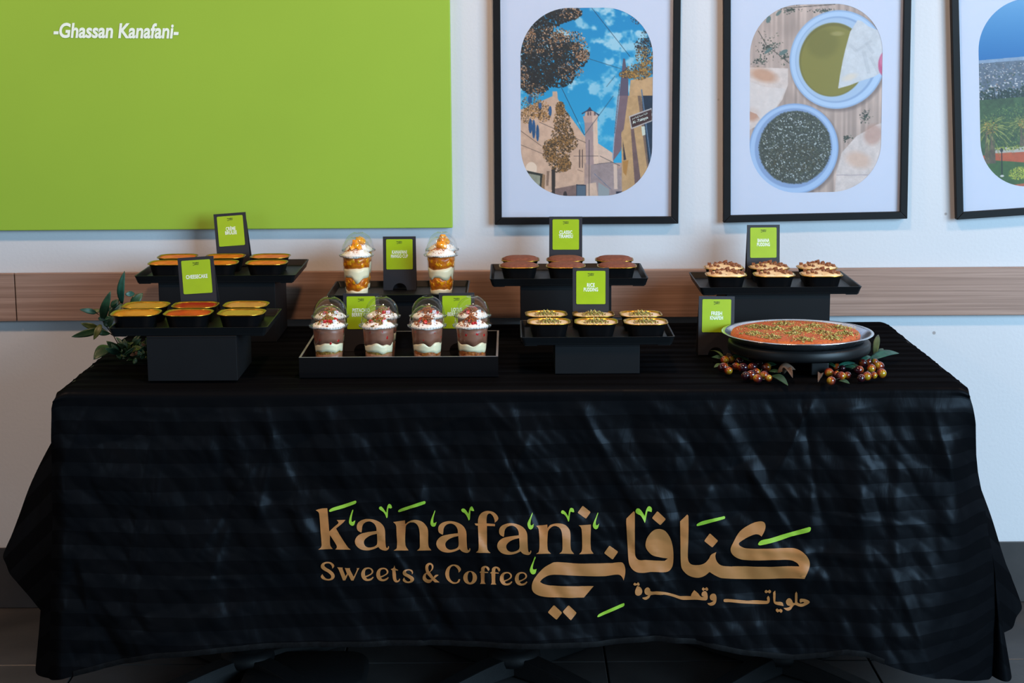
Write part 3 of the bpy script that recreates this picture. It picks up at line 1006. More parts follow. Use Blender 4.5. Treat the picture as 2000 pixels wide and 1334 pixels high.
# ------------------------------------------------------------------ tablecloth
LINES = []
_r2 = random.Random(11)
for k in range(90):
    x, z = _r2.uniform(-0.95, 0.98), _r2.uniform(0.15, 0.72)
    ang = _r2.choice([-1.05, -1.15, -0.95, -1.25, 1.1, 1.25, -0.8, -1.35, 0.3, -0.2])
    LINES.append((x, z, ang + _r2.uniform(-0.15, 0.15), _r2.uniform(0.05, 0.22), _r2.uniform(0.006, 0.018), _r2.uniform(0.0015, 0.0045) * _r2.choice([1, 1, -1])))
# long folds that can be followed in the photograph
for (x0, y0, x1, y1, w, a_) in ((430, 800, 560, 1120, 0.016, 0.006), (500, 780, 640, 1180, 0.02, 0.006), (560, 960, 700, 1230, 0.018, 0.006), (140, 1080, 250, 1250, 0.02, 0.006), (440, 900, 450, 1230, 0.022, -0.006),
                                (1540, 830, 1690, 1000, 0.02, 0.006), (1400, 800, 1520, 1010, 0.018, 0.006), (1660, 780, 1700, 1250, 0.03, 0.010), (1760, 780, 1740, 1250, 0.022, 0.006), (1240, 980, 1290, 1130, 0.015, 0.004),
                                (280, 790, 300, 850, 0.016, 0.004), (320, 770, 340, 830, 0.012, 0.004), (1220, 1130, 1180, 1250, 0.02, 0.006), (760, 800, 830, 1000, 0.014, 0.004), (980, 760, 1060, 960, 0.014, 0.004),
                                (1600, 900, 1560, 1180, 0.02, 0.006), (830, 1090, 900, 1240, 0.016, 0.005), (330, 1130, 480, 1250, 0.02, 0.005), (1840, 800, 1900, 1200, 0.03, 0.010)):
    p0, p1_ = P(x0, y0, Y=-0.88), P(x1, y1, Y=-0.88)
    d = p1_ - p0
    LINES.append(((p0.x + p1_.x) / 2, (p0.z + p1_.z) / 2, math.atan2(d.z, d.x), d.length / 2 * 1.1, w, a_))


_s = np.random.default_rng(5)
SEED1 = np.stack([_s.uniform(-1.1, 1.15, 260), _s.uniform(0.0, 0.8, 260)], 1)
SEED2 = np.stack([_s.uniform(-1.1, 1.15, 1300), _s.uniform(0.0, 0.8, 1300)], 1)


def nearest(x, z, seeds):
    """distance to the nearest seed, stretched along the drag of the cloth: sharp creases between cells"""
    shp = np.broadcast(x, z).shape
    xf, zf = np.broadcast_to(x, shp).ravel(), np.broadcast_to(z, shp).ravel()
    wx = 0.02 * (hnoise(xf * 16, zf * 16, 21) - 0.5)
    a, b = (xf + wx) + 0.45 * zf, 0.62 * zf
    sa, sb = seeds[:, 0] + 0.45 * seeds[:, 1], 0.62 * seeds[:, 1]
    best = np.empty_like(a)
    for k in range(0, len(a), 4000):
        d = (a[k:k + 4000, None] - sa) ** 2 + (b[k:k + 4000, None] - sb) ** 2
        best[k:k + 4000] = d.min(1)
    return np.sqrt(best).reshape(shp)


def cloth_front(x, z):
    """y of the hanging front of the cloth"""
    x, z = np.asarray(x, float), np.asarray(z, float)
    drop = np.clip((TZ - z) / 0.6, 0, 1.2)
    y = -0.866 - 0.030 * drop
    for cx, cz, an, L, w, a_ in LINES:
        dx, dz = x - cx, z - cz
        s_, n_ = dx * math.cos(an) + dz * math.sin(an), -dx * math.sin(an) + dz * math.cos(an)
        e = np.exp(-(s_ / L) ** 4) * (1.0 / (1.0 + (n_ / w) ** 2) - 0.12 * np.exp(-(n_ / (3 * w)) ** 2))
        y = y - a_ * e
    # soft vertical folds growing towards the hem, crumple everywhere
    y = y - 0.012 * drop ** 1.5 * (np.sin(x * 9.2 + 1.1) + 0.6 * np.sin(x * 17.3 + 0.4 + 2 * z))
    fl = np.minimum(1, drop * 5 + 0.1)
    q = hnoise(x * 12 + z * 5, z * 8 - x * 3, 1)
    y = y - 0.006 * np.abs(2 * q - 1) * fl
    for seeds, am, size in ((SEED1, 0.0085, 0.085), (SEED2, 0.0042, 0.038)):
        y = y + am * fl * nearest(x, z, seeds) / size
    return y


def interp(v, xs, ys_):
    return np.interp(v, xs, ys_)


zl = [P(105, y, Y=-0.87).z for y in (765, 800, 900, 1100, 1334)]
XLv = [P(x, y, Y=-0.87).x for x, y in ((106, 765), (98, 800), (95, 900), (95, 1100), (92, 1334))]
rp = [(1885, 752), (1897, 790), (1907, 830), (1920, 900), (1947, 1010), (1974, 1150), (1982, 1250), (1985, 1400)]
zr = [P(x, y, Y=-0.85).z for x, y in rp]
XRv = [P(x, y, Y=-0.85).x for x, y in rp]
hp = [(95, 1338), (190, 1312), (300, 1283), (400, 1274), (500, 1269), (700, 1266), (1000, 1263), (1170, 1263), (1230, 1258), (1290, 1256), (1370, 1262), (1450, 1280), (1550, 1291), (1610, 1284), (1650, 1275), (1690, 1279), (1760, 1306), (1850, 1336), (1985, 1400)]
hpt = [P(x, y, Y=-0.895) for x, y in hp]


def XL(z):
    return interp(z, zl[::-1], XLv[::-1])


def XR(z):
    return interp(z, zr[::-1], XRv[::-1])


NU, NT, NR, NFr = 460, 70, 8, 190
uu = np.linspace(0, 1, NU)
rowsX, rowsY, rowsZ, rowsV = [], [], [], []
for i in range(NT):
    f_ = i / (NT - 1)
    y = YB + (YF + 0.012 - YB) * f_
    x = -XW - 0.004 + uu * (2 * XW + 0.008)
    yv = np.full_like(x, y)
    k = np.abs(2 * hnoise(x * 1.7 + 20, yv * 34 + 1.2 * np.sin(x * 2.2), 5) - 1)
    k2 = hnoise(x * 3.1 + 9, yv * 70 + 2 * np.sin(x * 1.3), 12)
    z = TZ - 0.0005 - 0.0050 * k - 0.0012 * k2
    edge = np.clip((np.abs(x) - (XW - 0.02)) / 0.022, 0, 1)
    z = z - 0.007 * edge**2
    rowsX.append(x)
    rowsY.append(np.full_like(x, y))
    rowsZ.append(z)
    rowsV.append(np.full_like(x, -f_ * 0.75))
ztop = rowsZ[-1]
for i in range(1, NR + 1):
    a_ = PI / 2 * i / NR
    x = -XW - 0.004 + uu * (2 * XW + 0.008)
    zz = ztop - 0.016 * (1 - math.cos(a_))
    yy = YF + 0.012 - 0.020 * math.sin(a_)
    if i > NR * 0.6:
        g = (i / NR - 0.6) / 0.4
        x = x * (1 - g) + g * (XL(zz) + uu * (XR(zz) - XL(zz)))
    rowsX.append(x)
    rowsY.append(np.full_like(x, yy))
    rowsZ.append(zz)
    rowsV.append(np.full_like(x, 0.016 * i / NR))
z0 = rowsZ[-1]
zh_x = np.array([q.x for q in hpt])
zh_z = np.array([q.z for q in hpt])
for i in range(1, NFr + 1):
    f_ = i / NFr
    xa = rowsX[-1]
    zh = np.interp(xa, zh_x, zh_z)
    zz = z0 + (zh - z0) * f_
    x = XL(zz) + uu * (XR(zz) - XL(zz))
    y = cloth_front(x, zz)
    sm = np.clip(f_ / 0.3, 0, 1) ** 2 * (3 - 2 * np.clip(f_ / 0.3, 0, 1))
    bl = np.clip(f_ / 0.05, 0, 1)
    y = (YF - 0.008) * (1 - bl) + y * bl
    # the corners roll back
    rr = 0.03 + 0.10 * f_
    er = np.clip((uu - (1 - rr)) / rr, 0, 1)
    y = y + er**2.2 * (0.006 + (0.05 + 0.16 * f_) * sm)
    el = np.clip((0.02 - uu) / 0.02, 0, 1)
    y = y + el**2 * (0.004 + 0.026 * sm)
    rowsX.append(x)
    rowsY.append(y)
    rowsZ.append(zz)
    rowsV.append(0.016 + (z0 - zz) + 0.004 * np.sin(x * 2.3))


def grid_mesh(X, Y, Z, U, V, name, parent=None, hem=False):
    X, Y, Z, U, V = (np.asarray(a_) for a_ in (X, Y, Z, U, V))
    h, w = X.shape
    co = np.stack([X, Y, Z], -1).reshape(-1, 3).astype(np.float32)
    idx = np.arange(h * w).reshape(h, w)
    q = np.stack([idx[:-1, :-1], idx[1:, :-1], idx[1:, 1:], idx[:-1, 1:]], -1).reshape(-1, 4)
    return co, q, np.stack([U, V], -1).reshape(-1, 2)


parts = [grid_mesh(rowsX, rowsY, rowsZ, rowsX, rowsV, 'c')]
EL = (rowsX, rowsY, rowsZ)
fx = np.array([r_[0] for r_ in rowsX[NT:]]), np.array([r_[0] for r_ in rowsY[NT:]]), np.array([r_[0] for r_ in rowsZ[NT:]])
fr_ = np.array([r_[-1] for r_ in rowsX[NT:]]), np.array([r_[-1] for r_ in rowsY[NT:]]), np.array([r_[-1] for r_ in rowsZ[NT:]])


def side_sheet(edge, sgn, bottom, bulge, diag):
    """cloth hanging over a table end; edge = vertical edge shared with the front"""
    ne = len(edge[0])
    ns = 150
    s_ = np.linspace(0, 1, ns)[None, :]
    t_ = np.linspace(0, 1, ne)[:, None]
    ks = [b[0] for b in bottom]
    pts = [P(b[1], b[2], Y=b[3]) for b in bottom]
    bx, by, bz = (np.interp(s_, ks, [getattr(q, a_) for q in pts]) for a_ in 'xyz')
    for _ in range(6):
        for arr in (bx, by, bz):
            arr[:, 1:-1] = (arr[:, :-2] + arr[:, 1:-1] * 2 + arr[:, 2:]) / 4
    tx = np.full_like(s_, sgn * (XW + 0.004))
    ty = YF + 0.012 + (YB - YF - 0.012) * s_
    tz = np.full_like(s_, TZ - 0.010)
    tt = t_ ** 1.0
    X = tx + (bx - tx) * (t_ ** 1.12)
    Yy = ty + (by - ty) * tt
    Z = tz + (bz - tz) * tt
    X = X + sgn * bulge * np.sin(PI * t_) * np.sin(PI * np.clip(s_ * 1.3, 0, 1)) + sgn * 0.006 * (hnoise(s_ * 14 + t_ * 2, t_ * 5 + 0 * s_, 8) - 0.5) * np.minimum(1, t_ * 4)
    wgt = np.clip(1 - s_ / 0.10, 0, 1) ** 1.5
    for A_, e in ((X, edge[0]), (Yy, edge[1]), (Z, edge[2])):
        A_ += wgt * (e[:, None] - A_[:, :1])
    d = (X * sgn * -1 - Z) * 0.72 if diag else (TZ - Z)
    return grid_mesh(X, Yy, Z, Yy + X * 0.3, d, 's')


parts.append(side_sheet(fx, -1, [(0, 92, 1338, -0.87), (0.05, 66, 1322, -0.78), (0.11, 80, 1250, -0.72), (0.20, 91, 1206, -0.80), (0.33, 55, 1160, -0.68), (0.44, 20, 1120, -0.60), (0.52, 3, 1090, -0.54), (0.62, 20, 1060, -0.42), (1, 120, 1000, -0.10)], 0.034, True))
parts.append(side_sheet(fr_, 1, [(0, 1985, 1400, -0.80), (0.10, 1975, 1320, -0.66), (0.25, 1950, 1240, -0.52), (0.42, 1975, 1228, -0.44), (0.55, 1996, 1190, -0.40), (0.70, 1975, 1120, -0.28), (1, 1900, 1060, -0.10)], 0.032, True))
co, q, uv, off = [], [], [], 0
for c_, f_, u_ in parts:
    co.append(c_)
    q.append(f_ + off)
    uv.append(u_)
    off += len(c_)
co, q, uv = np.concatenate(co), np.concatenate(q), np.concatenate(uv)
me = bpy.data.meshes.new('tablecloth')
me.vertices.add(len(co))
me.vertices.foreach_set('co', co.ravel())
me.loops.add(q.size)
me.loops.foreach_set('vertex_index', q.ravel().astype(np.int32))
me.polygons.add(len(q))
me.polygons.foreach_set('loop_start', np.arange(0, q.size, 4, dtype=np.int32))
me.polygons.foreach_set('use_smooth', [True] * len(q))
me.update(calc_edges=True)
ul = me.uv_layers.new(name='cloth')
ul.data.foreach_set('uv', uv[q.ravel()].astype(np.float32).ravel())
me.materials.append(M['cloth'])
cloth = bpy.data.objects.new('tablecloth', me)
COL.objects.link(cloth)
tag(cloth, 'black striped satin tablecloth with tan and green printed logo hanging over the tables', 'tablecloth')

# stitched hem along the front
hx = np.linspace(0.03, 0.86, 260)
hv = []
last = (np.array(rowsX[-1]), np.array(rowsY[-1]), np.array(rowsZ[-1]))
ii = (hx * (NU - 1)).astype(int)
mb = MB()
top = [(last[0][i], last[1][i] - 0.0012, last[2][i] + 0.011) for i in ii]
mid = [(last[0][i], last[1][i] - 0.0020, last[2][i] + 0.005) for i in ii]
bot = [(last[0][i], last[1][i] - 0.0008, last[2][i] - 0.001) for i in ii]
n_ = len(ii)
mb.add(top + mid + bot, [(r * n_ + i, (r + 1) * n_ + i, (r + 1) * n_ + i + 1, r * n_ + i + 1) for r in range(2) for i in range(n_ - 1)])
M['hem'] = simple('black_hem', rgb(10, 10, 12), 0.6, spec=0.15, var=0.6, scale=160)
mb.build('hem', M['hem'], cloth, True)

# ------------------------------------------------------------------ the printed logo, outlines drawn glyph by glyph
C = 1


def zA(pts, ox, oy, k, dx=0, dy=0):
    return [((p[0] + dx) / k + ox, (p[1] + dy) / k + oy) + tuple(p[2:]) for p in pts]


def diamond(pts, r=0.12):
    out = []
    m = len(pts)
    for i in range(m):
        a_, b, c_ = pts[i - 1], pts[i], pts[(i + 1) % m]
        out.append((b[0] + (a_[0] - b[0]) * r, b[1] + (a_[1] - b[1]) * r, 1))
        out.append((b[0] * 0.94 + (a_[0] + c_[0]) * 0.03, b[1] * 0.94 + (a_[1] + c_[1]) * 0.03))
        out.append((b[0] + (c_[0] - b[0]) * r, b[1] + (c_[1] - b[1]) * r, 1))
    return out


A_ = (610, 960, 10.0)
B_ = (800, 970, 10.0)
C_ = (990, 970, 10.0)
D_ = (620, 1085, 9.09)
E_ = (820, 1085, 9.09)
F_ = (1020, 1050, 7.845)
G_ = (1210, 980, 8.34)
H_ = (1390, 1000, 9.524)
I_ = (1220, 1120, 10.0)
J_ = (1400, 1130, 10.0)
ltr_a = [(950, 795, C), (885, 750), (870, 670), (900, 600), (980, 550), (1100, 530), (1250, 560), (1360, 630), (1415, 730), (1425, 900), (1433, 1030), (1448, 1092), (1472, 1092), (1482, 1060, C), (1498, 1070), (1490, 1115), (1450, 1148), (1390, 1145), (1330, 1120), (1290, 1078, C), (1200, 1120), (1080, 1145), (950, 1125), (865, 1060), (833, 980), (855, 900), (930, 830), (1050, 795), (1180, 775), (1255, 768, C), (1250, 700), (1215, 630), (1150, 585), (1090, 580), (1020, 610), (980, 670), (970, 740), (964, 790, C)]
ltr_a_in = [(1262, 822, C), (1150, 850), (1060, 900), (1010, 970), (1030, 1050), (1090, 1088), (1160, 1085), (1230, 1060), (1265, 1020), (1268, 920)]
ltr_e = [(1000, 385, C), (960, 430), (890, 448), (820, 425), (780, 360), (785, 285), (830, 225), (900, 208), (960, 225), (992, 270), (980, 315), (930, 350), (862, 385, C), (885, 410), (925, 408), (960, 393), (985, 372, C)]
ltr_e_in = [(850, 358, C), (845, 300), (860, 250), (900, 232), (940, 240), (964, 280), (950, 312), (900, 342)]
ltr_f = [(1060, 290, C), (1085, 270), (1090, 220), (1120, 190), (1165, 180), (1215, 200), (1238, 240), (1215, 272, C), (1192, 235), (1168, 210), (1150, 235), (1150, 282, C), (1212, 290, C), (1212, 303, C), (1150, 303, C), (1150, 465), (1167, 500, C), (1070, 500, C), (1085, 465), (1080, 303, C), (1062, 298, C)]
n_px = [(768, 1019, C), (791, 1016, C), (791.5, 1023.5, C), (800, 1017.5), (812, 1015), (825, 1019), (834, 1029), (836.2, 1038), (837, 1066), (842.5, 1074.5, C), (814.5, 1075, C), (819.5, 1070), (820, 1060), (819.5, 1039), (816.5, 1027), (810, 1020.8), (802, 1020), (794, 1025), (792.2, 1032), (792, 1064), (798, 1074.5, C), (769, 1074.8, C), (775, 1069.5), (774.5, 1040), (774, 1028), (772.5, 1023.5)]
tan_latin = [
    [zA([(68, 358, C), (120, 342), (200, 325), (295, 320, C), (310, 500), (332, 775, C), (440, 675), (505, 620), (512, 595), (478, 552, C), (650, 548, C), (600, 605), (465, 718, C), (560, 880), (690, 1075), (750, 1132, C), (450, 1128, C), (480, 1088), (470, 1040), (345, 845, C), (352, 1045), (400, 1118, C), (118, 1130, C), (165, 1092), (182, 1040), (165, 800), (140, 480), (125, 405)], *A_)],
    [zA(ltr_a, *A_), zA(ltr_a_in, *A_)],
    [n_px],
    [zA(ltr_a, *A_, 1589, 43), zA(ltr_a_in, *A_, 1589, 43)],
    [zA([(1270, 520, C), (1335, 518, C), (1340, 430), (1380, 340), (1450, 290), (1530, 275), (1630, 295), (1700, 350), (1733, 420), (1710, 465), (1665, 505, C), (1655, 440), (1620, 365), (1570, 325), (1525, 345), (1505, 420), (1503, 518, C), (1668, 530, C), (1668, 575, C), (1510, 568, C), (1512, 800), (1520, 1020), (1580, 1098, C), (1295, 1085, C), (1340, 1040), (1348, 900), (1335, 565, C), (1290, 555, C)], *B_)],
    [zA(ltr_a, *A_, 2778, 85), zA(ltr_a_in, *A_, 2778, 85)],
    [zA([(570, 568, C), (790, 542, C), (792, 612, C), (850, 550), (990, 518), (1130, 545), (1215, 630), (1240, 720), (1250, 1020), (1312, 1115, C), (1022, 1108, C), (1075, 1060), (1085, 950), (1075, 720), (1040, 620), (970, 575), (900, 575), (830, 630), (800, 700), (798, 1030), (860, 1110, C), (570, 1115, C), (625, 1065), (635, 850), (625, 680), (610, 610)], *C_)],
    [zA([(1402, 558, C), (1640, 540, C), (1640, 1020), (1692, 1110, C), (1410, 1120, C), (1460, 1060), (1470, 900), (1460, 650), (1440, 590)], *C_)],
    [zA(diamond([(1480, 172), (1637, 298), (1545, 428), (1378, 310)]), *C_)],
    [zA([(265, 230, C), (255, 180), (215, 140), (165, 135), (125, 160), (140, 200), (220, 250), (280, 300), (308, 360), (280, 415), (210, 438), (130, 430), (75, 400), (62, 365), (88, 325, C), (115, 365), (150, 400), (200, 412), (240, 395), (240, 350), (190, 300), (110, 255), (65, 210), (70, 155), (120, 118), (180, 108), (240, 118), (285, 150), (298, 190)], *D_)],
    [zA([(352, 205, C), (450, 210, C), (447, 230), (500, 365, C), (525, 320, C), (492, 230), (485, 218, C), (580, 220, C), (577, 240), (645, 375, C), (705, 240), (695, 222, C), (745, 218, C), (720, 265), (640, 440, C), (600, 440, C), (545, 330, C), (495, 438, C), (455, 438, C), (380, 250)], *D_)],
    [zA(ltr_e, *D_), zA(ltr_e_in, *D_)],
    [zA(ltr_e, *D_, 268, 5), zA(ltr_e_in, *D_, 268, 5)],
    [zA([(1368, 172, C), (1385, 225), (1432, 250, C), (1432, 264, C), (1385, 262, C), (1395, 330), (1400, 400), (1415, 438), (1440, 432), (1455, 405, C), (1468, 415), (1450, 455), (1410, 472), (1365, 455), (1340, 400), (1330, 260, C), (1302, 238, C), (1350, 215)], *D_)],
    [zA([(1678, 330, C), (1670, 285), (1620, 258), (1575, 275), (1580, 305), (1650, 345), (1710, 390), (1712, 435), (1670, 475), (1600, 485), (1540, 465), (1515, 430), (1540, 385, C), (1560, 425), (1600, 455), (1640, 450), (1650, 425), (1600, 385), (1530, 345), (1515, 295), (1550, 252), (1620, 238), (1680, 255), (1698, 300)], *D_)],
    [zA([(350, 472, C), (265, 472, C), (230, 435, C), (180, 480), (120, 480), (60, 430), (52, 380), (75, 330), (115, 300, C), (100, 240), (105, 170), (150, 130), (200, 130), (240, 175), (230, 240), (180, 290, C), (245, 385, C), (260, 355), (295, 335), (335, 340, C), (265, 400, C)], *E_),
     zA([(160, 270, C), (150, 210), (165, 165), (195, 160), (212, 195), (205, 240), (175, 280)], *E_), zA([(120, 320, C), (105, 370), (130, 415), (170, 425), (210, 415, C)], *E_)],
    [zA([(690, 300, C), (680, 250), (640, 200), (600, 180), (555, 200), (525, 270), (525, 370), (560, 440), (610, 470), (660, 465), (690, 415, C), (718, 415, C), (700, 465), (640, 495), (570, 490), (490, 430), (455, 350), (460, 270), (500, 200), (570, 160), (640, 160), (700, 190), (730, 250)], *E_)],
    [zA([(893 + 122 * math.cos(k * PI / 6), 390 + 118 * math.sin(k * PI / 6)) for k in range(12)], *E_), zA([(893 + 46 * math.cos(k * PI / 6), 380 + 96 * math.sin(k * PI / 6)) for k in range(12)], *E_)],
    [zA(ltr_f, *E_)], [zA(ltr_f, *E_, 190, 12)],
    [zA(ltr_e, *E_, 643, 80), zA(ltr_e_in, *E_, 643, 80)], [zA(ltr_e, *E_, 910, 82), zA(ltr_e_in, *E_, 910, 82)],
]
tan_arabic = [
    [zA([(490, 375), (430, 400), (330, 460), (210, 590), (155, 690), (150, 790), (190, 850), (270, 890), (400, 910), (620, 915), (945, 915, C), (1093, 740, C), (700, 742), (420, 730), (320, 705), (272, 675, C), (310, 630), (400, 578), (500, 565), (800, 580), (1250, 588), (1420, 565), (1490, 568), (1535, 610), (1552, 655, C), (1575, 560), (1575, 460), (1540, 385), (1480, 375), (1350, 388), (1100, 392), (850, 395), (650, 378)], *F_)],
    [zA(diamond([(1335, 118), (1470, 212), (1385, 335), (1252, 235)]), *F_)], [zA(diamond([(485, 1028), (612, 1148), (525, 1258), (390, 1142)]), *F_)], [zA(diamond([(710, 1030), (835, 1150), (745, 1268), (617, 1135)]), *F_)],
    [zA([(110, 275), (130, 250), (225, 155, C), (242, 158), (248, 200), (248, 500), (252, 840), (270, 905), (320, 945), (420, 945), (600, 955), (735, 960, C), (785, 922, C), (650, 900), (540, 870), (470, 810), (425, 730), (430, 640), (470, 550), (560, 460), (660, 442), (750, 480), (830, 600), (870, 760), (875, 950), (855, 1060), (800, 1125), (720, 1145), (600, 1140), (500, 1140), (380, 1155), (270, 1140), (190, 1075), (150, 980), (130, 700), (112, 400)], *G_)],
    [zA(diamond([(615, 148), (755, 280), (663, 380), (525, 262)]), *G_)], [zA(diamond([(1470, 508), (1605, 632), (1510, 742), (1375, 635)]), *G_)],
    [[(1328.1, 1017.8, C), (1342, 1004.3, C), (1344.3, 1007.6), (1344.3, 1052), (1343.3, 1087.9), (1345.5, 1097.5), (1351.5, 1102.3), (1363.5, 1103.3), (1375.5, 1099.9), (1383.9, 1091.5), (1388.7, 1083.1), (1398.8, 1077.7, C), (1397, 1085.5), (1399.4, 1095.1), (1406.6, 1102.9), (1418.3, 1105.5), (1453, 1106), (1495, 1107.1), (1537, 1105.5), (1561.1, 1106, C), (1557, 1099.7), (1545.4, 1094), (1526.5, 1092.9), (1489.7, 1094), (1453, 1093.2), (1439.4, 1089.3), (1429.9, 1081.9), (1426.8, 1072.4), (1431, 1060.9), (1444.6, 1037.8), (1463.5, 1024.2), (1479.3, 1018.4), (1490.8, 1018.9), (1495, 1026.3), (1492.4, 1037.8), (1487.1, 1047.5, C), (1482.4, 1044.1), (1475.1, 1043.1), (1461.4, 1048.3), (1448.8, 1055.7), (1442.8, 1061.4), (1446.7, 1066.7), (1458.3, 1070.6), (1495, 1071.4), (1547.5, 1069.8), (1562.2, 1074.6), (1574.8, 1085.1), (1581.1, 1097.7), (1580, 1110.3), (1571.1, 1130, C), (1537, 1129.2), (1479.3, 1130.7), (1411, 1128.9), (1398.4, 1124.4), (1385.7, 1116.7, C), (1375.5, 1124.5), (1362.3, 1128.1), (1345.5, 1123.9), (1333.5, 1113.1), (1329.9, 1102.3), (1328.7, 1052)]],
    [zA([(170, 210), (195, 178), (230, 195), (262, 170), (290, 210), (275, 235), (240, 222), (200, 232)], *I_)], [zA([(245, 238, C), (310, 270), (342, 335), (325, 400), (270, 430), (215, 410), (202, 350), (220, 290)], *I_)],
    [zA([(345, 468, C), (420, 450), (462, 425, C), (405, 400), (385, 345), (400, 295), (450, 268), (490, 295), (510, 345), (640, 345), (800, 362), (950, 398), (1090, 438), (1290, 442, C), (1310, 385), (1358, 320, C), (1430, 380), (1490, 450), (1555, 455, C), (1510, 435), (1500, 400), (1520, 355), (1570, 338), (1605, 370), (1620, 450), (1610, 505), (1570, 522), (1400, 508), (1150, 510), (1080, 498), (950, 452), (820, 418), (700, 405), (560, 412), (505, 425), (480, 470), (430, 505), (390, 508), (350, 485)], *I_)],
    [zA([(1508, 300), (1535, 268), (1565, 290), (1598, 265), (1630, 305), (1605, 335), (1565, 312), (1535, 332)], *I_)],
    [zA([(1612, 575, C), (1660, 570), (1700, 555), (1735, 530, C), (1680, 510), (1660, 460), (1680, 410), (1730, 388), (1775, 410), (1792, 470), (1785, 550), (1750, 605), (1690, 625), (1640, 610)], *I_)],
    [zA([(130, 425), (140, 400), (200, 393), (500, 418), (700, 430), (960, 432), (985, 420, C), (975, 375), (1000, 330, C), (1022, 355), (1032, 410), (1015, 470), (960, 490), (700, 488), (480, 478), (250, 455), (145, 452)], *J_)],
    [zA([(932, 250), (960, 218), (995, 235), (1030, 215), (1058, 250), (1030, 283), (995, 265), (960, 280)], *J_)],
    [zA([(1098, 265, C), (1138, 230, C), (1145, 300), (1140, 440, C), (1170, 448), (1230, 448), (1280, 465), (1302, 530, C), (1250, 522), (1150, 500), (1115, 470), (1100, 400)], *J_)],
    [zA([(1148, 610), (1175, 580), (1210, 600), (1245, 588), (1280, 620), (1255, 662), (1215, 640), (1185, 655)], *J_)],
    [zA([(1300, 568, C), (1360, 565), (1400, 555), (1440, 530, C), (1380, 515), (1350, 470), (1355, 420), (1400, 380), (1440, 390), (1470, 430), (1490, 470), (1525, 470, C), (1528, 290), (1550, 250, C), (1570, 290), (1570, 460, C), (1600, 478), (1660, 485), (1710, 465, C), (1680, 450), (1630, 470, C), (1615, 440), (1625, 395), (1680, 390), (1760, 410), (1812, 450), (1790, 485), (1720, 525), (1650, 545), (1590, 535), (1520, 510), (1480, 545), (1440, 600), (1390, 622), (1340, 605)], *J_)],
]
lime_marks = [
    [zA([(330, 378), (345, 345), (420, 305), (640, 240), (820, 180), (850, 175), (862, 195), (855, 220), (830, 240), (620, 315), (420, 370), (350, 392)], *A_)],
    [zA([(795, 350), (775, 375), (745, 460), (718, 570), (725, 625), (770, 662), (815, 650), (842, 562, C), (815, 570), (790, 588), (770, 580), (768, 520), (785, 430), (800, 370)], *A_)],
    [zA([(1303, 320), (1320, 292), (1350, 290), (1390, 330), (1430, 390), (1448, 410, C), (1455, 340), (1475, 265), (1500, 240), (1540, 260), (1558, 312, C), (1530, 325), (1490, 315, C), (1480, 360), (1470, 500), (1450, 512, C), (1420, 440), (1380, 390), (1320, 350)], *A_)],
    [[(778, 999.5), (780, 995), (800, 987.5), (828, 978.5), (831.2, 980), (829.5, 984), (800, 993.5), (785, 998.5)]],
    [zA([(495, 262), (470, 320), (425, 430), (408, 520), (425, 565), (460, 583), (500, 570), (530, 488, C), (500, 505), (470, 510), (462, 470), (478, 360), (500, 280)], *B_)],
    [zA([(1010, 250), (1040, 228), (1080, 240), (1125, 295), (1150, 335, C), (1170, 240), (1195, 195), (1225, 192), (1262, 272, C), (1235, 275), (1190, 262, C), (1185, 330), (1175, 440), (1155, 462, C), (1130, 400), (1080, 325), (1025, 290)], *B_)],
    [zA([(497, 308), (460, 390), (405, 510), (410, 580), (455, 638), (510, 605), (525, 523, C), (495, 550), (470, 555), (460, 520), (478, 410), (502, 330)], *C_)],
    [zA([(1060, 285), (1085, 262), (1125, 280), (1165, 330), (1200, 385, C), (1210, 300), (1235, 225), (1265, 215), (1300, 235), (1315, 297, C), (1285, 300), (1245, 285, C), (1230, 350), (1215, 470), (1200, 482), (1170, 410), (1120, 345), (1065, 320)], *C_)],
    [zA([(1775, 305), (1740, 390), (1685, 520), (1685, 590), (1730, 632), (1775, 610), (1800, 518, C), (1770, 550), (1745, 550), (1735, 500), (1760, 390), (1782, 325)], *C_)],
    [zA([(195, 288), (165, 360), (118, 480), (125, 530), (160, 560), (200, 545), (220, 478, C), (190, 485), (165, 480), (165, 430), (190, 340), (205, 305)], *F_)],
    [zA([(1155, 1215), (1160, 1185), (1210, 1150), (1540, 1005), (1562, 1005), (1560, 1040), (1530, 1060), (1250, 1180)], *F_)],
    [zA([(260, 150), (280, 110), (320, 110), (360, 150), (395, 205), (410, 230, C), (430, 140), (460, 80), (490, 70), (525, 105), (522, 165, C), (490, 155), (455, 150, C), (440, 220), (420, 320), (410, 342, C), (380, 280), (340, 220), (275, 185)], *G_)],
    [[(1360.5, 1026.2), (1362.3, 1022.6), (1371.9, 1017.8), (1410, 1008.8), (1415.2, 1008.2), (1415.7, 1012), (1413, 1013.6), (1390, 1020), (1364.7, 1026.8)]],
    [zA([(865, 605), (880, 555), (930, 520), (1080, 488), (1300, 420), (1600, 335), (1780, 285), (1830, 278), (1843, 300), (1830, 350), (1790, 375), (1500, 445), (1200, 545), (940, 610)], *H_)],
]


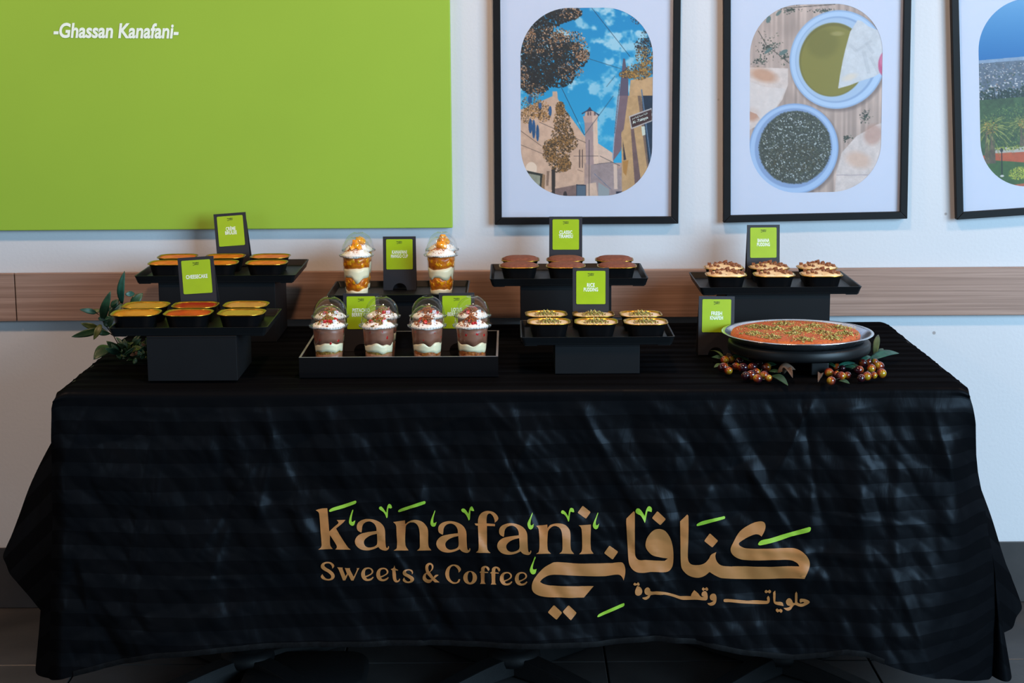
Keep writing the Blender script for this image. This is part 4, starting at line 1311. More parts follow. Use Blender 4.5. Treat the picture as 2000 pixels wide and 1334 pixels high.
def drape_glyphs(name, glyphs, mat):
    """print lying on the hanging cloth: filled outlines cut into a grid and laid on the folds"""
    bm = bmesh.new()
    for g in glyphs:
        vs, fs = fill2d([spline(lp) for lp in g])
        w0 = [P(x, y, Y=-0.885) for x, y in vs]
        yy = cloth_front(np.array([w.x for w in w0]), np.array([w.z for w in w0]))
        bv = []
        for (x, y), q in zip(vs, yy):
            w = P(x, y, Y=float(q))
            bv.append(bm.verts.new((w.x, w.z, 0)))
        for f in fs:
            try:
                bm.faces.new([bv[i] for i in f])
            except ValueError:
                pass
    xs = [v.co.x for v in bm.verts]
    zs = [v.co.y for v in bm.verts]
    step = 0.007
    for k in range(int((max(xs) - min(xs)) / step) + 1):
        bmesh.ops.bisect_plane(bm, geom=bm.verts[:] + bm.edges[:] + bm.faces[:], plane_co=(min(xs) + (k + 0.5) * step, 0, 0), plane_no=(1, 0, 0))
    for k in range(int((max(zs) - min(zs)) / step) + 1):
        bmesh.ops.bisect_plane(bm, geom=bm.verts[:] + bm.edges[:] + bm.faces[:], plane_co=(0, min(zs) + (k + 0.5) * step, 0), plane_no=(0, 1, 0))
    bm.verts.ensure_lookup_table()
    X = np.array([v.co.x for v in bm.verts])
    Z = np.array([v.co.y for v in bm.verts])
    Y = cloth_front(X, Z) - 0.0016
    for v, x, y, z in zip(bm.verts, X, Y, Z):
        v.co = (x, y, z)
    bmesh.ops.recalc_face_normals(bm, faces=bm.faces[:])
    for f in bm.faces:
        f.smooth = True
        f.normal_update()
        if f.normal.y > 0:
            f.normal_flip()
    me = bpy.data.meshes.new(name)
    bm.to_mesh(me)
    bm.free()
    me.materials.append(mat)
    o = bpy.data.objects.new(name, me)
    COL.objects.link(o)
    o.parent = cloth
    return o


drape_glyphs('latin_lettering', tan_latin, M['tan_print'])['label'] = 'tan latin lettering'
drape_glyphs('arabic_lettering', tan_arabic, M['tan_print'])['label'] = 'tan arabic lettering'
for gl in lime_marks:
    drape_glyphs('accent_mark', [gl], M['green_print'])

# ------------------------------------------------------------------ display trays and risers
TH = 0.0175


def tray(label, w, d, loc):
    t = thing('serving_tray', label, 'tray', loc, 0, 'black serving trays on risers')
    h, e = TH, 0.0035
    rs = [rrect(w - 0.012, d - 0.012, 0, 0.006, 3), rrect(w - 0.010, d - 0.010, 0.004, 0.006, 3), rrect(w - 0.002, d - 0.002, h - 0.002, 0.007, 3), rrect(w, d, h, 0.007, 3),
          rrect(w - 2 * e, d - 2 * e, h, 0.005, 3), rrect(w - 0.012 - 2 * e, d - 0.012 - 2 * e, 0.004, 0.004, 3)]
    MB().rings(rs).build('tray_body', M['plastic'], t, bevel=0.0008)
    for sx in (-1, 1):
        MB().box(sx * (w / 2 - 0.022) - 0.013, sx * (w / 2 - 0.022) + 0.013, -d / 2 + 0.010, d / 2 - 0.010, -0.002, 0.0).build('foot_rail', M['plastic'], t)
    return t


def riser(label, x0, x1, y0, y1, ztop):
    t = thing('display_riser', label, 'riser', ((x0 + x1) / 2, (y0 + y1) / 2, TZ), 0, 'black box risers')
    w, d, h = x1 - x0, y1 - y0, ztop - TZ
    e = 0.004
    MB().box(-w / 2, w / 2, -d / 2, -d / 2 + e, 0, h - e).build('front_panel', M['riser'], t, bevel=0.0006)
    MB().box(-w / 2, w / 2, d / 2 - e, d / 2, 0, h - e).build('back_panel', M['riser'], t, bevel=0.0006)
    for sx in (-1, 1):
        MB().box(sx * (w / 2 - e / 2) - e / 2, sx * (w / 2 - e / 2) + e / 2, -d / 2 + e + 0.0003, d / 2 - e - 0.0003, 0, h - e).build('side_panel', M['riser'], t, bevel=0.0006)
    MB().box(-w / 2, w / 2, -d / 2, d / 2, h - e + 0.0002, h).build('top_panel', M['riser'], t, bevel=0.0006)
    return t


# name: front rim corners (px), y of back rim, x of back rim mid, depth Y of front
TR = {}


def make_tray(key, label, fl_, fr2, backy, Yf, rlabel, rx0, rx1, rdepth, ryf=None):
    a_ = P(fl_[0], fl_[1], Y=Yf)
    b = P(fr2[0], fr2[1], Y=Yf)
    Z = (a_.z + b.z) / 2
    cx = (a_.x + b.x) / 2
    w = b.x - a_.x
    yb = min(P((fl_[0] + fr2[0]) / 2 * 0.94 + 60, backy, Z=Z).y, -0.045)
    d = yb - Yf
    z0 = Z - TH
    tray(label, w, d, (cx, (Yf + yb) / 2, z0))
    y0 = Yf + 0.012 if ryf is None else ryf
    x0, x1 = P(rx0, 600, Y=y0).x, P(rx1, 600, Y=y0).x
    riser(rlabel, x0, x1, y0, min(y0 + rdepth, YB - 0.004), z0 - 0.0003)
    TR[key] = dict(z=z0 + 0.0042, yf=Yf, yb=yb, cx=cx, w=w, rim=Z)


make_tray('cheese', 'black tray of cheesecakes, front left', (210.6, 640.7), (522, 639.5), 603.3, -0.782, 'low black box riser under the cheesecake tray at the front left', 283, 459, 0.20, -0.782)
make_tray('creme', 'black tray of creme brulee cups, back left', (261, 538.7), (577, 538.0), 506.8, -0.350, 'tall black box riser under the creme brulee tray at the back left', 311, 538, 0.20)
make_tray('mango', 'black tray of mango cups, behind the chocolate cups', (637, 576.3), (914, 576.0), 548.0, -0.305, 'tall black box riser under the mango cup tray, back centre', 664, 890, 0.18)
make_tray('tira', 'black tray of cocoa-dusted tiramisu cups, back centre right', (956, 543.4), (1267, 545), 514.5, -0.370, 'tall black box riser under the tiramisu tray', 1017, 1194, 0.20)
make_tray('rice', 'black tray of rice pudding cups, front centre right', (1016.4, 658), (1319, 659), 624, -0.745, 'low black box riser under the rice pudding tray', 1084, 1250, 0.18, -0.733)
make_tray('banana', 'black tray of banana pudding cups, back right', (1367, 562), (1684.6, 560), 530.2, -0.370, 'tall black box riser under the banana pudding tray, behind the knafeh', 1419, 1621, 0.20)

# walled box tray in the centre
bz0 = TZ
bl, br = P(585.5, 737, Z=TZ), P(973, 737, Z=TZ)
byf = (bl.y + br.y) / 2
bx0, bx1 = bl.x, br.x
bzt = P(780, 697, Y=byf).z
byb = P(780, 646.5, Z=bzt).y
boxt = thing('walled_box_tray', 'shallow black acrylic box holding the chocolate dessert cups, front centre', 'box tray', ((bx0 + bx1) / 2, (byf + byb) / 2, TZ))
w, d, h, e = bx1 - bx0, byb - byf, bzt - TZ, 0.0042
MB().box(-w / 2, w / 2, -d / 2, d / 2, 0, e).build('box_floor', M['acrylic'], boxt, bevel=0.0004)
for nm, q in (('front_panel', (-w / 2, w / 2, -d / 2, -d / 2 + e)), ('back_panel', (-w / 2, w / 2, d / 2 - e, d / 2)), ('side_panel', (-w / 2, -w / 2 + e, -d / 2 + e + 0.0003, d / 2 - e - 0.0003)), ('side_panel', (w / 2 - e, w / 2, -d / 2 + e + 0.0003, d / 2 - e - 0.0003))):
    mb = MB().box(*q, e + 0.0002, h - 0.0006)
    mb.box(*q, h - 0.0006, h, 1)
    mb.build(nm, [M['acrylic'], M['edge']], boxt)

# ------------------------------------------------------------------ sign cards
CW, CH = 0.079, 0.129


def sign_card(lines, label, x, y, z, lean=0.10, roll=0.0, yaw=0.0):
    t = thing('sign_card', label, 'sign', (x, y, z), 0, 'green dessert name cards')
    t.rotation_euler = (0, roll, yaw)
    fr3 = Matrix.Rotation(-lean, 4, 'X')
    r_ = 0.017
    out = [(-CW / 2, 0.0)] + [(-r_ * math.cos(k * PI / 10), r_ * math.sin(k * PI / 10)) for k in range(11)] + [(CW / 2, 0.0), (CW / 2, CH), (-CW / 2, CH)]
    vs, fs = fill2d([out])
    mb = MB()
    n = len(out)
    f = [fr3 @ Vector((x_, 0, z_)) for x_, z_ in out]
    b = [fr3 @ Vector((x_, 0.0018, z_)) for x_, z_ in out]
    mb.add([fr3 @ Vector((x_, 0, z_)) for x_, z_ in vs], fs)
    mb.add([fr3 @ Vector((x_, 0.0018, z_)) for x_, z_ in vs], fs)
    mb.add(f + b, [(i, (i + 1) % n, n + (i + 1) % n, n + i) for i in range(n)])
    mb.build('holder', M['card'], t)
    # rear strut of the easel
    top = fr3 @ Vector((0, 0.002, CH * 0.86))
    MB().add([(-CW / 2, top.y, top.z), (CW / 2, top.y, top.z), (CW / 2, top.y + 0.018, 0), (-CW / 2, top.y + 0.018, 0),
              (-CW / 2, top.y + 0.0018, top.z), (CW / 2, top.y + 0.0018, top.z), (CW / 2, top.y + 0.0198, 0), (-CW / 2, top.y + 0.0198, 0)],
             [(0, 1, 2, 3), (7, 6, 5, 4), (0, 4, 5, 1), (1, 5, 6, 2), (2, 6, 7, 3), (3, 7, 4, 0)]).build('easel_back', M['card'], t)
    lw, lh = 0.0635, 0.0725
    cz = CH - 0.0066 - lh / 2
    lab = [(px, pz, 0) for px, pz, _ in rrect(lw, lh, 0, 0.0025, 3)]
    mb = MB()
    mb.rings([[fr3 @ Vector((px, -0.0002, cz + pz)) for px, pz, _ in lab], [fr3 @ Vector((px, -0.0009, cz + pz)) for px, pz, _ in lab]])
    lo = mb.build('label_paper', M['label'], t)
    ux, uy = Vector((1, 0, 0)), fr3 @ Vector((0, 0, 1))
    nl = len(lines)
    for i, s_ in enumerate(lines):
        zz = cz + ((nl - 1) / 2 - i) * 0.0098 + 0.0005
        hh = 0.0086 * (1.28 if 'È' in s_ else 1.0)
        place_text('lettering', s_, M['white_ink'], lo, fr3 @ Vector((0, -0.0009, zz + (0.001 if 'È' in s_ else 0))), ux, uy, 0.00475 * (len(s_) - 0.4 * s_.count(' ') - 0.45 * s_.count('I')), hh, 0.0003, bold=0.026, spacing=1.05)
    ez = cz + lh / 2 - 0.0085
    place_text('emblem', 'kanafani', M['black_ink'], lo, fr3 @ Vector((0, -0.0009, ez + 0.0028)), ux, uy, 0.0130, 0.0026, 0.0003, bold=0.02)
    place_text('emblem', '\uFEF2\uFEE7\uFE8E\uFED3\uFE8E\uFEE8\uFEDB', M['black_ink'], lo, fr3 @ Vector((0, -0.0009, ez - 0.0012)), ux, uy, 0.0130, 0.0046, 0.0003, bold=0.02)
    return t


def card_at(lines, label, cx, ytop, zbase, Y, roll=0.0, yaw=0.0, lean=0.10):
    w = P(cx, ytop + 50, Y=Y)
    return sign_card(lines, label, w.x, Y, zbase, lean, roll, yaw)


card_at(['CRÈME', 'BRULEE'], 'green name card reading creme brulee, standing behind the custard cups', 455, 410, TR['creme']['z'] + 0.0005, TR['creme']['yb'] - 0.030, -0.075, -0.06)
card_at(['CHEESECAKE'], 'green name card reading cheesecake, standing behind the cheesecake cups', 388, 498, TR['cheese']['z'] + 0.0005, TR['cheese']['yb'] - 0.022, -0.066, -0.06)
card_at(['KANAFANI', 'MANGO CUP'], 'green name card between the two pairs of mango cups', 780, 460, TR['mango']['z'] + 0.0005, -0.145, 0.0)
card_at(['PISTACHIO', 'BERRY CUP'], 'green name card reading pistachio berry, partly behind the left chocolate cups', 705, 571, TZ + e + 0.0005, byb - 0.040)
card_at(['LOTUS', 'BERRY CUP'], 'green name card in the box behind the right chocolate cups', 892, 573, TZ + e + 0.0005, byb - 0.040)
card_at(['CLASSIC', 'TIRAMISU'], 'green name card reading classic tiramisu, standing behind the cocoa cups', 1105, 416, TR['tira']['z'] + 0.0005, TR['tira']['yb'] - 0.030, 0.004)
card_at(['RICE', 'PUDDING'], 'green name card reading rice pudding, standing behind the white puddings', 1154, 518, TR['rice']['z'] + 0.0005, TR['rice']['yb'] - 0.022, 0.004)
card_at(['BANANA', 'PUDDING'], 'green name card reading banana pudding, standing behind the banana puddings', 1492, 432, TR['banana']['z'] + 0.0005, TR['banana']['yb'] - 0.030, 0.0, 0.03)
card_at(['FRESH', 'KNAFEH'], 'green name card reading fresh knafeh, standing on the tablecloth left of the pan', 1399, 582, TZ + 0.0005, -0.535, 0.02, 0.05)

# ------------------------------------------------------------------ foil dessert cups
CUPH = 0.034


def crumb_mesh(n, sampler, size, mi_n=3):
    mb = MB()
    for _ in range(n):
        x, y, z = sampler()
        s_ = random.uniform(*size)
        q = Matrix.Rotation(random.random() * 6.28, 3, Vector((random.uniform(-1, 1), random.uniform(-1, 1), random.uniform(-1, 1.01))))
        vs = [q @ Vector((a_ * s_ * random.uniform(0.6, 1.2), b * s_ * random.uniform(0.6, 1.2), c_ * s_ * random.uniform(0.6, 1.2))) for a_, b, c_ in ((1, 0, 0), (-1, 0, 0), (0, 1, 0), (0, -1, 0), (0, 0, 1), (0, 0, -1))]
        mb.add([v + Vector((x, y, z)) for v in vs], [(0, 2, 4), (2, 1, 4), (1, 3, 4), (3, 0, 4), (2, 0, 5), (1, 2, 5), (3, 1, 5), (0, 3, 5)], random.randrange(mi_n))
    return mb


def pleated(w, d, z, r, amp, n=14):
    pts = rrect(w, d, z, r, n)
    # split the straight sides too, then ripple
    full = []
    for i in range(len(pts)):
        a_, b = Vector(pts[i]), Vector(pts[(i + 1) % len(pts)])
        L = (b - a_).length
        k = max(1, int(L / 0.0022))
        full += [a_.lerp(b, j / k) for j in range(k)]
    out = []
    for i, p in enumerate(full):
        q = 1 + amp * math.sin(i * PI)
        s_ = 1 + (amp if i % 2 else -amp)
        out.append((p.x * s_, p.y * s_, p.z))
    return out


def foil_cup(label, group, fill_mat, kind, w=0.094, d=0.086):
    t = thing('dessert_cup', label, 'dessert', (0, 0, 0), 0, group)
    h = CUPH
    k = 0.80
    n = len(pleated(w * k, d * k, 0, 0.022, 0.012))
    mb = MB()
    base = pleated(w * k, d * k, 0, 0.024, 0.010)
    sc = lambda f_, z: [(x * f_, y * f_, z) for x, y, _q in base]
    smooth_base = pleated(w * k, d * k, 0, 0.024, 0.0)
    ss = lambda f_, z: [(x * f_, y * f_, z) for x, y, _q in smooth_base]
    mb.rings([sc(0.90, 0.0), sc(0.93, 0.002), sc(1.09, h * 0.80), ss(1.13, h * 0.88), ss(1.15, h - 0.002), ss(1.24, h - 0.0015), ss(1.25, h), ss(1.235, h + 0.0008), ss(1.17, h + 0.0004), ss(1.12, h - 0.003), ss(1.02, h * 0.7), ss(0.88, 0.005)],
             mis=[0, 0, 0, 0, 1, 1, 1, 1, 1, 1, 1])
    mb.build('foil_cup', [M['blackfoil'], M['gold']], t, True)
    # filling
    f = MB()
    top = h - (0.0016 if kind == 'flat' else 0.0026)
    dome = {'cocoa': 0.0065, 'cream': 0.008, 'flat': 0.0006, 'rice': 0.001}[kind]
    if kind == 'cocoa':
        rr_ = [ss(0.98, h * 0.74), ss(1.16, h + 0.0010)]
        for j in range(1, 7):
            q = j / 6
            rr_.append(ss(1.16 * (1 - q * 0.97), h + 0.0010 + dome * (1 - (1 - q) ** 5)))
    else:
        rr_ = [ss(0.98, h * 0.74), ss(1.13, top)]
        if kind == 'cream':
            rr_[-1] = ss(1.155, h + 0.0012)
            top = h + 0.0012
        for j in range(1, 7):
            q = j / 6
            rr_.append(ss(1.12 * (1 - q * 0.97), top + dome * (1 - (1 - q) ** 2)))
    if kind == 'cream':
        rr_ = [[(x, y, z + (0.0035 * (hnoise(x * 90 + 3, y * 90 + 9, 4) - 0.4) if z > h else 0)) for x, y, z in r_] for r_ in rr_]
    f.rings(rr_)
    f.build('filling', fill_mat, t, True)
    if kind == 'rice':
        def smp():
            while True:
                x, y = random.gauss(0, 0.013), random.gauss(0, 0.010)
                if abs(x) < 0.03 and abs(y) < 0.024:
                    return x, y, top + 0.0005 + 0.0120 * math.exp(-(x * x / 0.0004 + y * y / 0.00022)) * random.random()
        o = crumb_mesh(260, smp, (0.0010, 0.0024)).build('pistachio_heap', [M['pist'], M['pist2'], M['pist3']], t)
        o['kind'] = 'stuff'
    if kind == 'cream':
        base_v = len(f.v)
        for q in range(26):
            x, y = random.uniform(-0.036, 0.036), random.uniform(-0.031, 0.031)
            zz = h + 0.0085 - 60 * (x * x + y * y) * 0.06 + random.uniform(0, 0.003)
            s_ = random.uniform(0.0028, 0.0052)
            m3 = Matrix.Rotation(random.random() * 6, 3, Vector((random.random(), random.random(), random.random() + 0.01)))
            v = [m3 @ Vector((a_ * s_ * random.uniform(0.6, 1.1), b * s_ * random.uniform(0.6, 1.1), c_ * s_ * random.uniform(0.5, 0.9))) for a_ in (-1, 1) for b in (-1, 1) for c_ in (-1, 1)]
            MB().add(v, [(0, 1, 3, 2), (4, 6, 7, 5), (0, 4, 5, 1), (2, 3, 7, 6), (0, 2, 6, 4), (1, 5, 7, 3)]).build('biscuit_chunk', M['crumbd'], t, loc=(x, y, zz), bevel=0.0006)
        def smp2():
            x, y = random.uniform(-0.038, 0.038), random.uniform(-0.033, 0.033)
            return x, y, h + 0.0075 - 3.4 * (x * x + y * y)
        o = crumb_mesh(120, smp2, (0.0006, 0.0014), 1).build('biscuit_crumbs', [M['crumbd']], t)
        o['kind'] = 'stuff'
    return t


def put_cups(proto, specs, tr_, dy=0.0):
    """specs: (px centre x, px y of rim front, label, [fill material])"""
    first = True
    for i, (px, py, lab, mat, wk) in enumerate(specs):
        o = proto if first else copy_tree(proto)
        first = False
        z = tr_['z'] + 0.0005
        fe = P(px, py, Z=z + CUPH)
        hd = 0.043 * wk
        cy_ = fe.y + hd
        o.location = (P(px, py - 8, Y=cy_).x, cy_, z)
        if o.location.y - hd * 1.02 < tr_['yf'] + 0.0005:
            pass
        o.scale = (wk, wk, 1)
        o['label'] = lab
        o.rotation_euler.z = random.uniform(-0.05, 0.05)
        if mat:
            for ch in o.children:
                if ch.name.startswith('filling'):
                    ch.data = ch.data.copy()
                    ch.data.materials[0] = mat


g = 'creme brulee cups on the back left tray'
put_cups(foil_cup('x', g, M['brulee'], 'flat'), [
    (331, 517.6, 'creme brulee cup, front left of its tray', None, 1.02), (425, 517.6, 'creme brulee cup, front middle of its tray behind the cheesecake card', None, 1.02), (521, 517.4, 'creme brulee cup, front right of its tray', None, 1.02),
    (347, 505.0, 'creme brulee cup, back left of its tray', None, 1.0), (440, 504.6, 'creme brulee cup, back middle of its tray before its card', None, 1.0), (528, 504.5, 'creme brulee cup, back right of its tray', None, 1.0)], TR['creme'])
g = 'cheesecake cups on the front left tray'
put_cups(foil_cup('x', g, M['mangojelly'], 'flat'), [
    (266, 617.5, 'golden mango cheesecake cup, front left of the cheesecake tray', None, 1.08), (368, 617.3, 'orange-red strawberry cheesecake cup, front middle of the cheesecake tray', M['redorange'], 1.06), (472, 616.5, 'olive-green pistachio cheesecake cup, front right of the cheesecake tray', M['pistcream'], 1.04),
    (285, 602, 'dull gold cheesecake cup, back left of the cheesecake tray', M['olivegold'], 1.05), (381.6, 601.6, 'deep red strawberry cheesecake cup, back middle of the cheesecake tray', M['redglaze'], 1.04), (480.7, 600.6, 'tan caramel cheesecake cup, back right of the cheesecake tray', M['lotuscream'], 1.02)], TR['cheese'])
g = 'tiramisu cups on the back centre tray'
put_cups(foil_cup('x', g, M['cocoa'], 'cocoa'), [
    (1013.5, 523.6, 'cocoa-dusted tiramisu cup, front left of its tray', None, 0.97), (1105, 523.6, 'cocoa-dusted tiramisu cup, front middle of its tray', None, 0.97), (1204.8, 523.6, 'cocoa-dusted tiramisu cup, front right of its tray', None, 0.97),
    (1016.4, 510.7, 'cocoa-dusted tiramisu cup, back left of its tray', None, 0.97), (1104.4, 510.7, 'cocoa-dusted tiramisu cup, back middle of its tray before its card', None, 0.97), (1199.6, 510.7, 'cocoa-dusted tiramisu cup, back right of its tray', None, 0.97)], TR['tira'])
g = 'rice pudding cups on the front centre right tray'
put_cups(foil_cup('x', g, M['milk'], 'rice'), [
    (1072, 634, 'white rice pudding cup with pistachio, front left of its tray', None, 0.97), (1164.3, 634.2, 'white rice pudding cup with pistachio, front middle of its tray', None, 0.98), (1261, 634.4, 'white rice pudding cup with pistachio, front right of its tray', None, 0.99),
    (1066.9, 618.6, 'white rice pudding cup with pistachio, back left of its tray', None, 0.97), (1159, 618.8, 'white rice pudding cup with pistachio, back middle of its tray before its card', None, 0.97), (1251, 619, 'white rice pudding cup with pistachio, back right of its tray', None, 0.98)], TR['rice'])
g = 'banana pudding cups on the back right tray'
put_cups(foil_cup('x', g, M['custard'], 'cream'), [
    (1417.8, 541, 'creamy banana pudding cup with biscuit chunks, front left of its tray', None, 1.01), (1511.8, 541, 'creamy banana pudding cup with biscuit chunks, front middle of its tray', None, 1.02), (1603.8, 540.6, 'creamy banana pudding cup with biscuit chunks, front right of its tray', None, 1.03),
    (1413.6, 527, 'creamy banana pudding cup with biscuit chunks, back left of its tray', None, 1.0), (1502, 526.8, 'creamy banana pudding cup with biscuit chunks, back middle of its tray before its card', None, 1.0), (1595.5, 526.4, 'creamy banana pudding cup with biscuit chunks, back right of its tray', None, 1.0)], TR['banana'])

# ------------------------------------------------------------------ layered dessert cups with dome lids
CR0, CR1, CHt = 0.0262, 0.0338, 0.094


def cup_r(z):
    return CR0 + (CR1 - CR0) * z / CHt


def wavy(z, seed, amp, n=48):
    """ring heights around the cup"""
    return [z + amp * 2 * (float(hnoise(6 + 2.3 * math.cos(2 * PI * i / n), 6 + 2.3 * math.sin(2 * PI * i / n), seed)) - 0.5) for i in range(n)]


def layer(name, mat, lo, hi, parent, inset=0.0011, n=48, smooth=True, rough=0.0):
    R = []
    for k in range(4):
        r_ = []
        for i in range(n):
            z = lo[i] + (hi[i] - lo[i]) * k / 3
            rr_ = cup_r(z) - inset - (rough * float(hnoise(i * 0.9, z * 260, 9)) if rough else 0)
            r_.append((rr_ * math.cos(2 * PI * i / n), rr_ * math.sin(2 * PI * i / n), z))
        R.append(r_)
    c0 = [(x * 0.05, y * 0.05, z) for x, y, z in R[0]]
    c1 = [(x * 0.05, y * 0.05, z) for x, y, z in R[-1]]
    return MB().rings([c0] + R + [c1]).build(name, mat, parent, smooth)


def chunk(name, mat, s_, loc, parent, sq=(1, 1, 1), clamp=False):
    m3 = Matrix.Rotation(random.random() * 6.28, 3, Vector((random.uniform(-1, 1), random.uniform(-1, 1), random.uniform(0.1, 1))))
    v = [m3 @ Vector((a_ * s_ * sq[0] * random.uniform(0.7, 1.1), b * s_ * sq[1] * random.uniform(0.7, 1.1), c_ * s_ * sq[2] * random.uniform(0.7, 1.1))) for a_ in (-1, 1) for b in (-1, 1) for c_ in (-1, 1)]
    if clamp:                       # pressed flat against the inside of the cup
        for q in v:
            x, y, z = q.x + loc[0], q.y + loc[1], q.z + loc[2]
            k = min(1.0, (cup_r(z) - 0.0009) / max(1e-6, math.hypot(x, y)))
            q.x, q.y = x * k - loc[0], y * k - loc[1]
    return MB().add(v, [(0, 1, 3, 2), (4, 6, 7, 5), (0, 4, 5, 1), (2, 3, 7, 6), (0, 2, 6, 4), (1, 5, 7, 3)]).build(name, mat, parent, True, bevel=s_ * 0.22, loc=loc)


def dome_cup(label, group, kind, seed):
    random.seed(seed)
    t = thing('dessert_cup_with_dome', label, 'dessert', (0, 0, 0), 0, group)
    n = 48
    MB().lathe([(CR0 * 0.9, 0.0012), (CR0, 0.0), (CR0 + 0.0006, 0.003), (CR1, CHt), (CR1 + 0.0016, CHt + 0.0012), (CR1 + 0.0016, CHt + 0.002)], 40, cap1=False).build('clear_cup', M['clear'], t, True)
    # lid: flange with ribs, skirt, dome, open top
    lid = MB()
    z0 = CHt - 0.001
    prof = [(0.0372, z0 - 0.003), (0.0376, z0 + 0.0005), (0.0412, z0 + 0.0015), (0.0414, z0 + 0.0028), (0.0372, z0 + 0.0035), (0.0366, z0 + 0.006)]
    for k in range(1, 13):
        a_ = (PI / 2 - 0.30) * k / 12
        prof.append((0.0366 * math.cos(a_), z0 + 0.006 + 0.0385 * math.sin(a_)))
    prof += [(prof[-1][0] - 0.0006, prof[-1][1] - 0.0012)]
    lid.lathe(prof, 48, cap0=False, cap1=False)
    lo = lid.build('dome_lid', M['clear'], t, True)
    rb = MB()
    for k in range(40):
        a_ = 2 * PI * k / 40
        c_, s_ = math.cos(a_), math.sin(a_)
        rb.add([(0.0383 * c_ - x_ * s_, 0.0383 * s_ + x_ * c_, z_) for x_ in (-0.0008, 0.0008) for z_ in (z0 - 0.003, z0 + 0.0018)] + [(0.0408 * c_ - x_ * s_, 0.0408 * s_ + x_ * c_, z_) for x_ in (-0.0006, 0.0006) for z_ in (z0 - 0.0005, z0 + 0.0018)],
               [(0, 1, 3, 2), (4, 6, 7, 5), (0, 4, 5, 1), (2, 3, 7, 6)])
    rb.build('lid_ribs', M['ribs'], lo)
    tor = MB()
    R = prof[-2][0]
    tor.rings([[((R + 0.0007 * math.cos(b)) * math.cos(2 * PI * i / 36), (R + 0.0007 * math.cos(b)) * math.sin(2 * PI * i / 36), prof[-2][1] + 0.0007 * math.sin(b)) for i in range(36)] for b in [2 * PI * j / 6 for j in range(7)]], cap0=False, cap1=False)
    tor.build('lid_rim', M['clear'], lo, True)
    if kind == 'mango':
        b0 = [0.002] * n
        b1, b2, b3 = wavy(0.013, seed, 0.005), wavy(0.040, seed + 1, 0.012), wavy(0.063, seed + 2, 0.004)
        b4 = wavy(0.090, seed + 3, 0.003)
        layer('cream_layer', M['yoghurt'], b0, b1, t)
        layer('mango_layer', M['mangod'], b1, b2, t, 0.0018, rough=0.001)
        layer('cream_layer', M['yoghurt'], b2, b3, t)
        layer('mango_layer', M['mangod'], b3, b4, t, 0.0018, rough=0.001)
        for (za, zb_, m_) in ((0.017, 0.034, 14), (0.070, 0.084, 14)):
            for q in range(m_):
                a_ = 2 * PI * (q + random.uniform(-0.3, 0.3)) / m_
                z = random.uniform(za, zb_)
                s_ = random.uniform(0.0058, 0.0082)
                rr_ = cup_r(z) - 0.0055
                chunk('mango_chunk', M['mango'], s_, (rr_ * math.cos(a_), rr_ * math.sin(a_), z), t, (1, 1, 0.75), True)
        topmat, zt0 = M['cream'], b4
    else:
        b0 = [0.002] * n
        b1, b2, b3 = wavy(0.035, seed, 0.004), wavy(0.0415, seed + 1, 0.005), wavy(0.057, seed + 2, 0.006)
        b2 = [max(q, p_ + 0.002) for q, p_ in zip(b2, b1)]
        b4 = [0.091] * n
        layer('chocolate_layer', M['choc2'], b0, b1, t)
        layer('crumble_layer', M['nut'] if kind == 'pistachio' else M['biscuit'], b1, b2, t, 0.0012, rough=0.0016, smooth=False)
        layer('vanilla_layer', M['yoghurt'], b2, b3, t)
        layer('chocolate_layer', M['choc'], b3, b4, t)
        for q in range(9):
            a_ = 2 * PI * (q + random.uniform(-0.4, 0.4)) / 9
            z = random.uniform(0.062, 0.086)
            rr_ = cup_r(z) - 0.0024
            chunk('strawberry_piece', M['berry'], random.uniform(0.0028, 0.0045), (rr_ * math.cos(a_), rr_ * math.sin(a_), z), t, (1.2, 1, 0.7), True)
    # whipped top
    wh = MB()
    R = []
    for k in range(11):
        q = k / 10
        rr_ = 0.0335 * (1 - q**2.2) + 0.0006
        zz = 0.0905 + (0.021 if kind == 'mango' else 0.0165) * q
        R.append([((rr_ + 0.0028 * (float(hnoise(i * 0.55, q * 7, seed)) - 0.5) * (1 - q)) * math.cos(2 * PI * i / n), (rr_ + 0.0028 * (float(hnoise(i * 0.55, q * 7, seed)) - 0.5) * (1 - q)) * math.sin(2 * PI * i / n),
                   zz + 0.003 * (float(hnoise(i * 0.4 + 5, q * 5, seed + 3)) - 0.5)) for i in range(n)])
    wh.rings(R)
    wh.build('whipped_cream', M['cream'], t, True)
    if kind == 'mango':
        for q in range(8):
            a_, rr_ = random.uniform(0, 6.28), random.uniform(0, 0.013)
            chunk('mango_chunk', M['mango'], random.uniform(0.0055, 0.0080), (rr_ * math.cos(a_), rr_ * math.sin(a_) - 0.004, whip_top(rr_, kind) + 0.003 + 0.010 * (1 - rr_ / 0.013) * random.random()), t)
        def smp():
            a_, rr_ = random.uniform(0, 6.28), abs(random.gauss(0, 0.013))
            rr_ = min(rr_, 0.027)
            x, y = rr_ * math.cos(a_) - 0.006, rr_ * math.sin(a_) - 0.007
            return x, y, whip_top(math.hypot(x, y), kind) + 0.0008
        o = crumb_mesh(320, smp, (0.0007, 0.0016), 2).build('spice_crumbs', [M['biscuit'], M['mangod']], t)
        o['kind'] = 'stuff'
    else:
        mat = M['nut'] if kind == 'pistachio' else M['biscuit']
        def smp():
            a_, rr_ = random.uniform(0, 6.28), abs(random.gauss(0, 0.0115))
            rr_ = min(rr_, 0.025)
            x, y = rr_ * math.cos(a_), rr_ * math.sin(a_) - 0.006
            return x, y, whip_top(math.hypot(x, y), kind) + 0.0005 + 0.010 * random.random() * max(0, 1 - rr_ / 0.020)
        o = crumb_mesh(320, smp, (0.0016, 0.0034), 3 if kind == 'pistachio' else 2).build('crumble_topping', [mat, M['biscuit'], M['pist']] if kind == 'pistachio' else [mat, M['crumbd']], t)
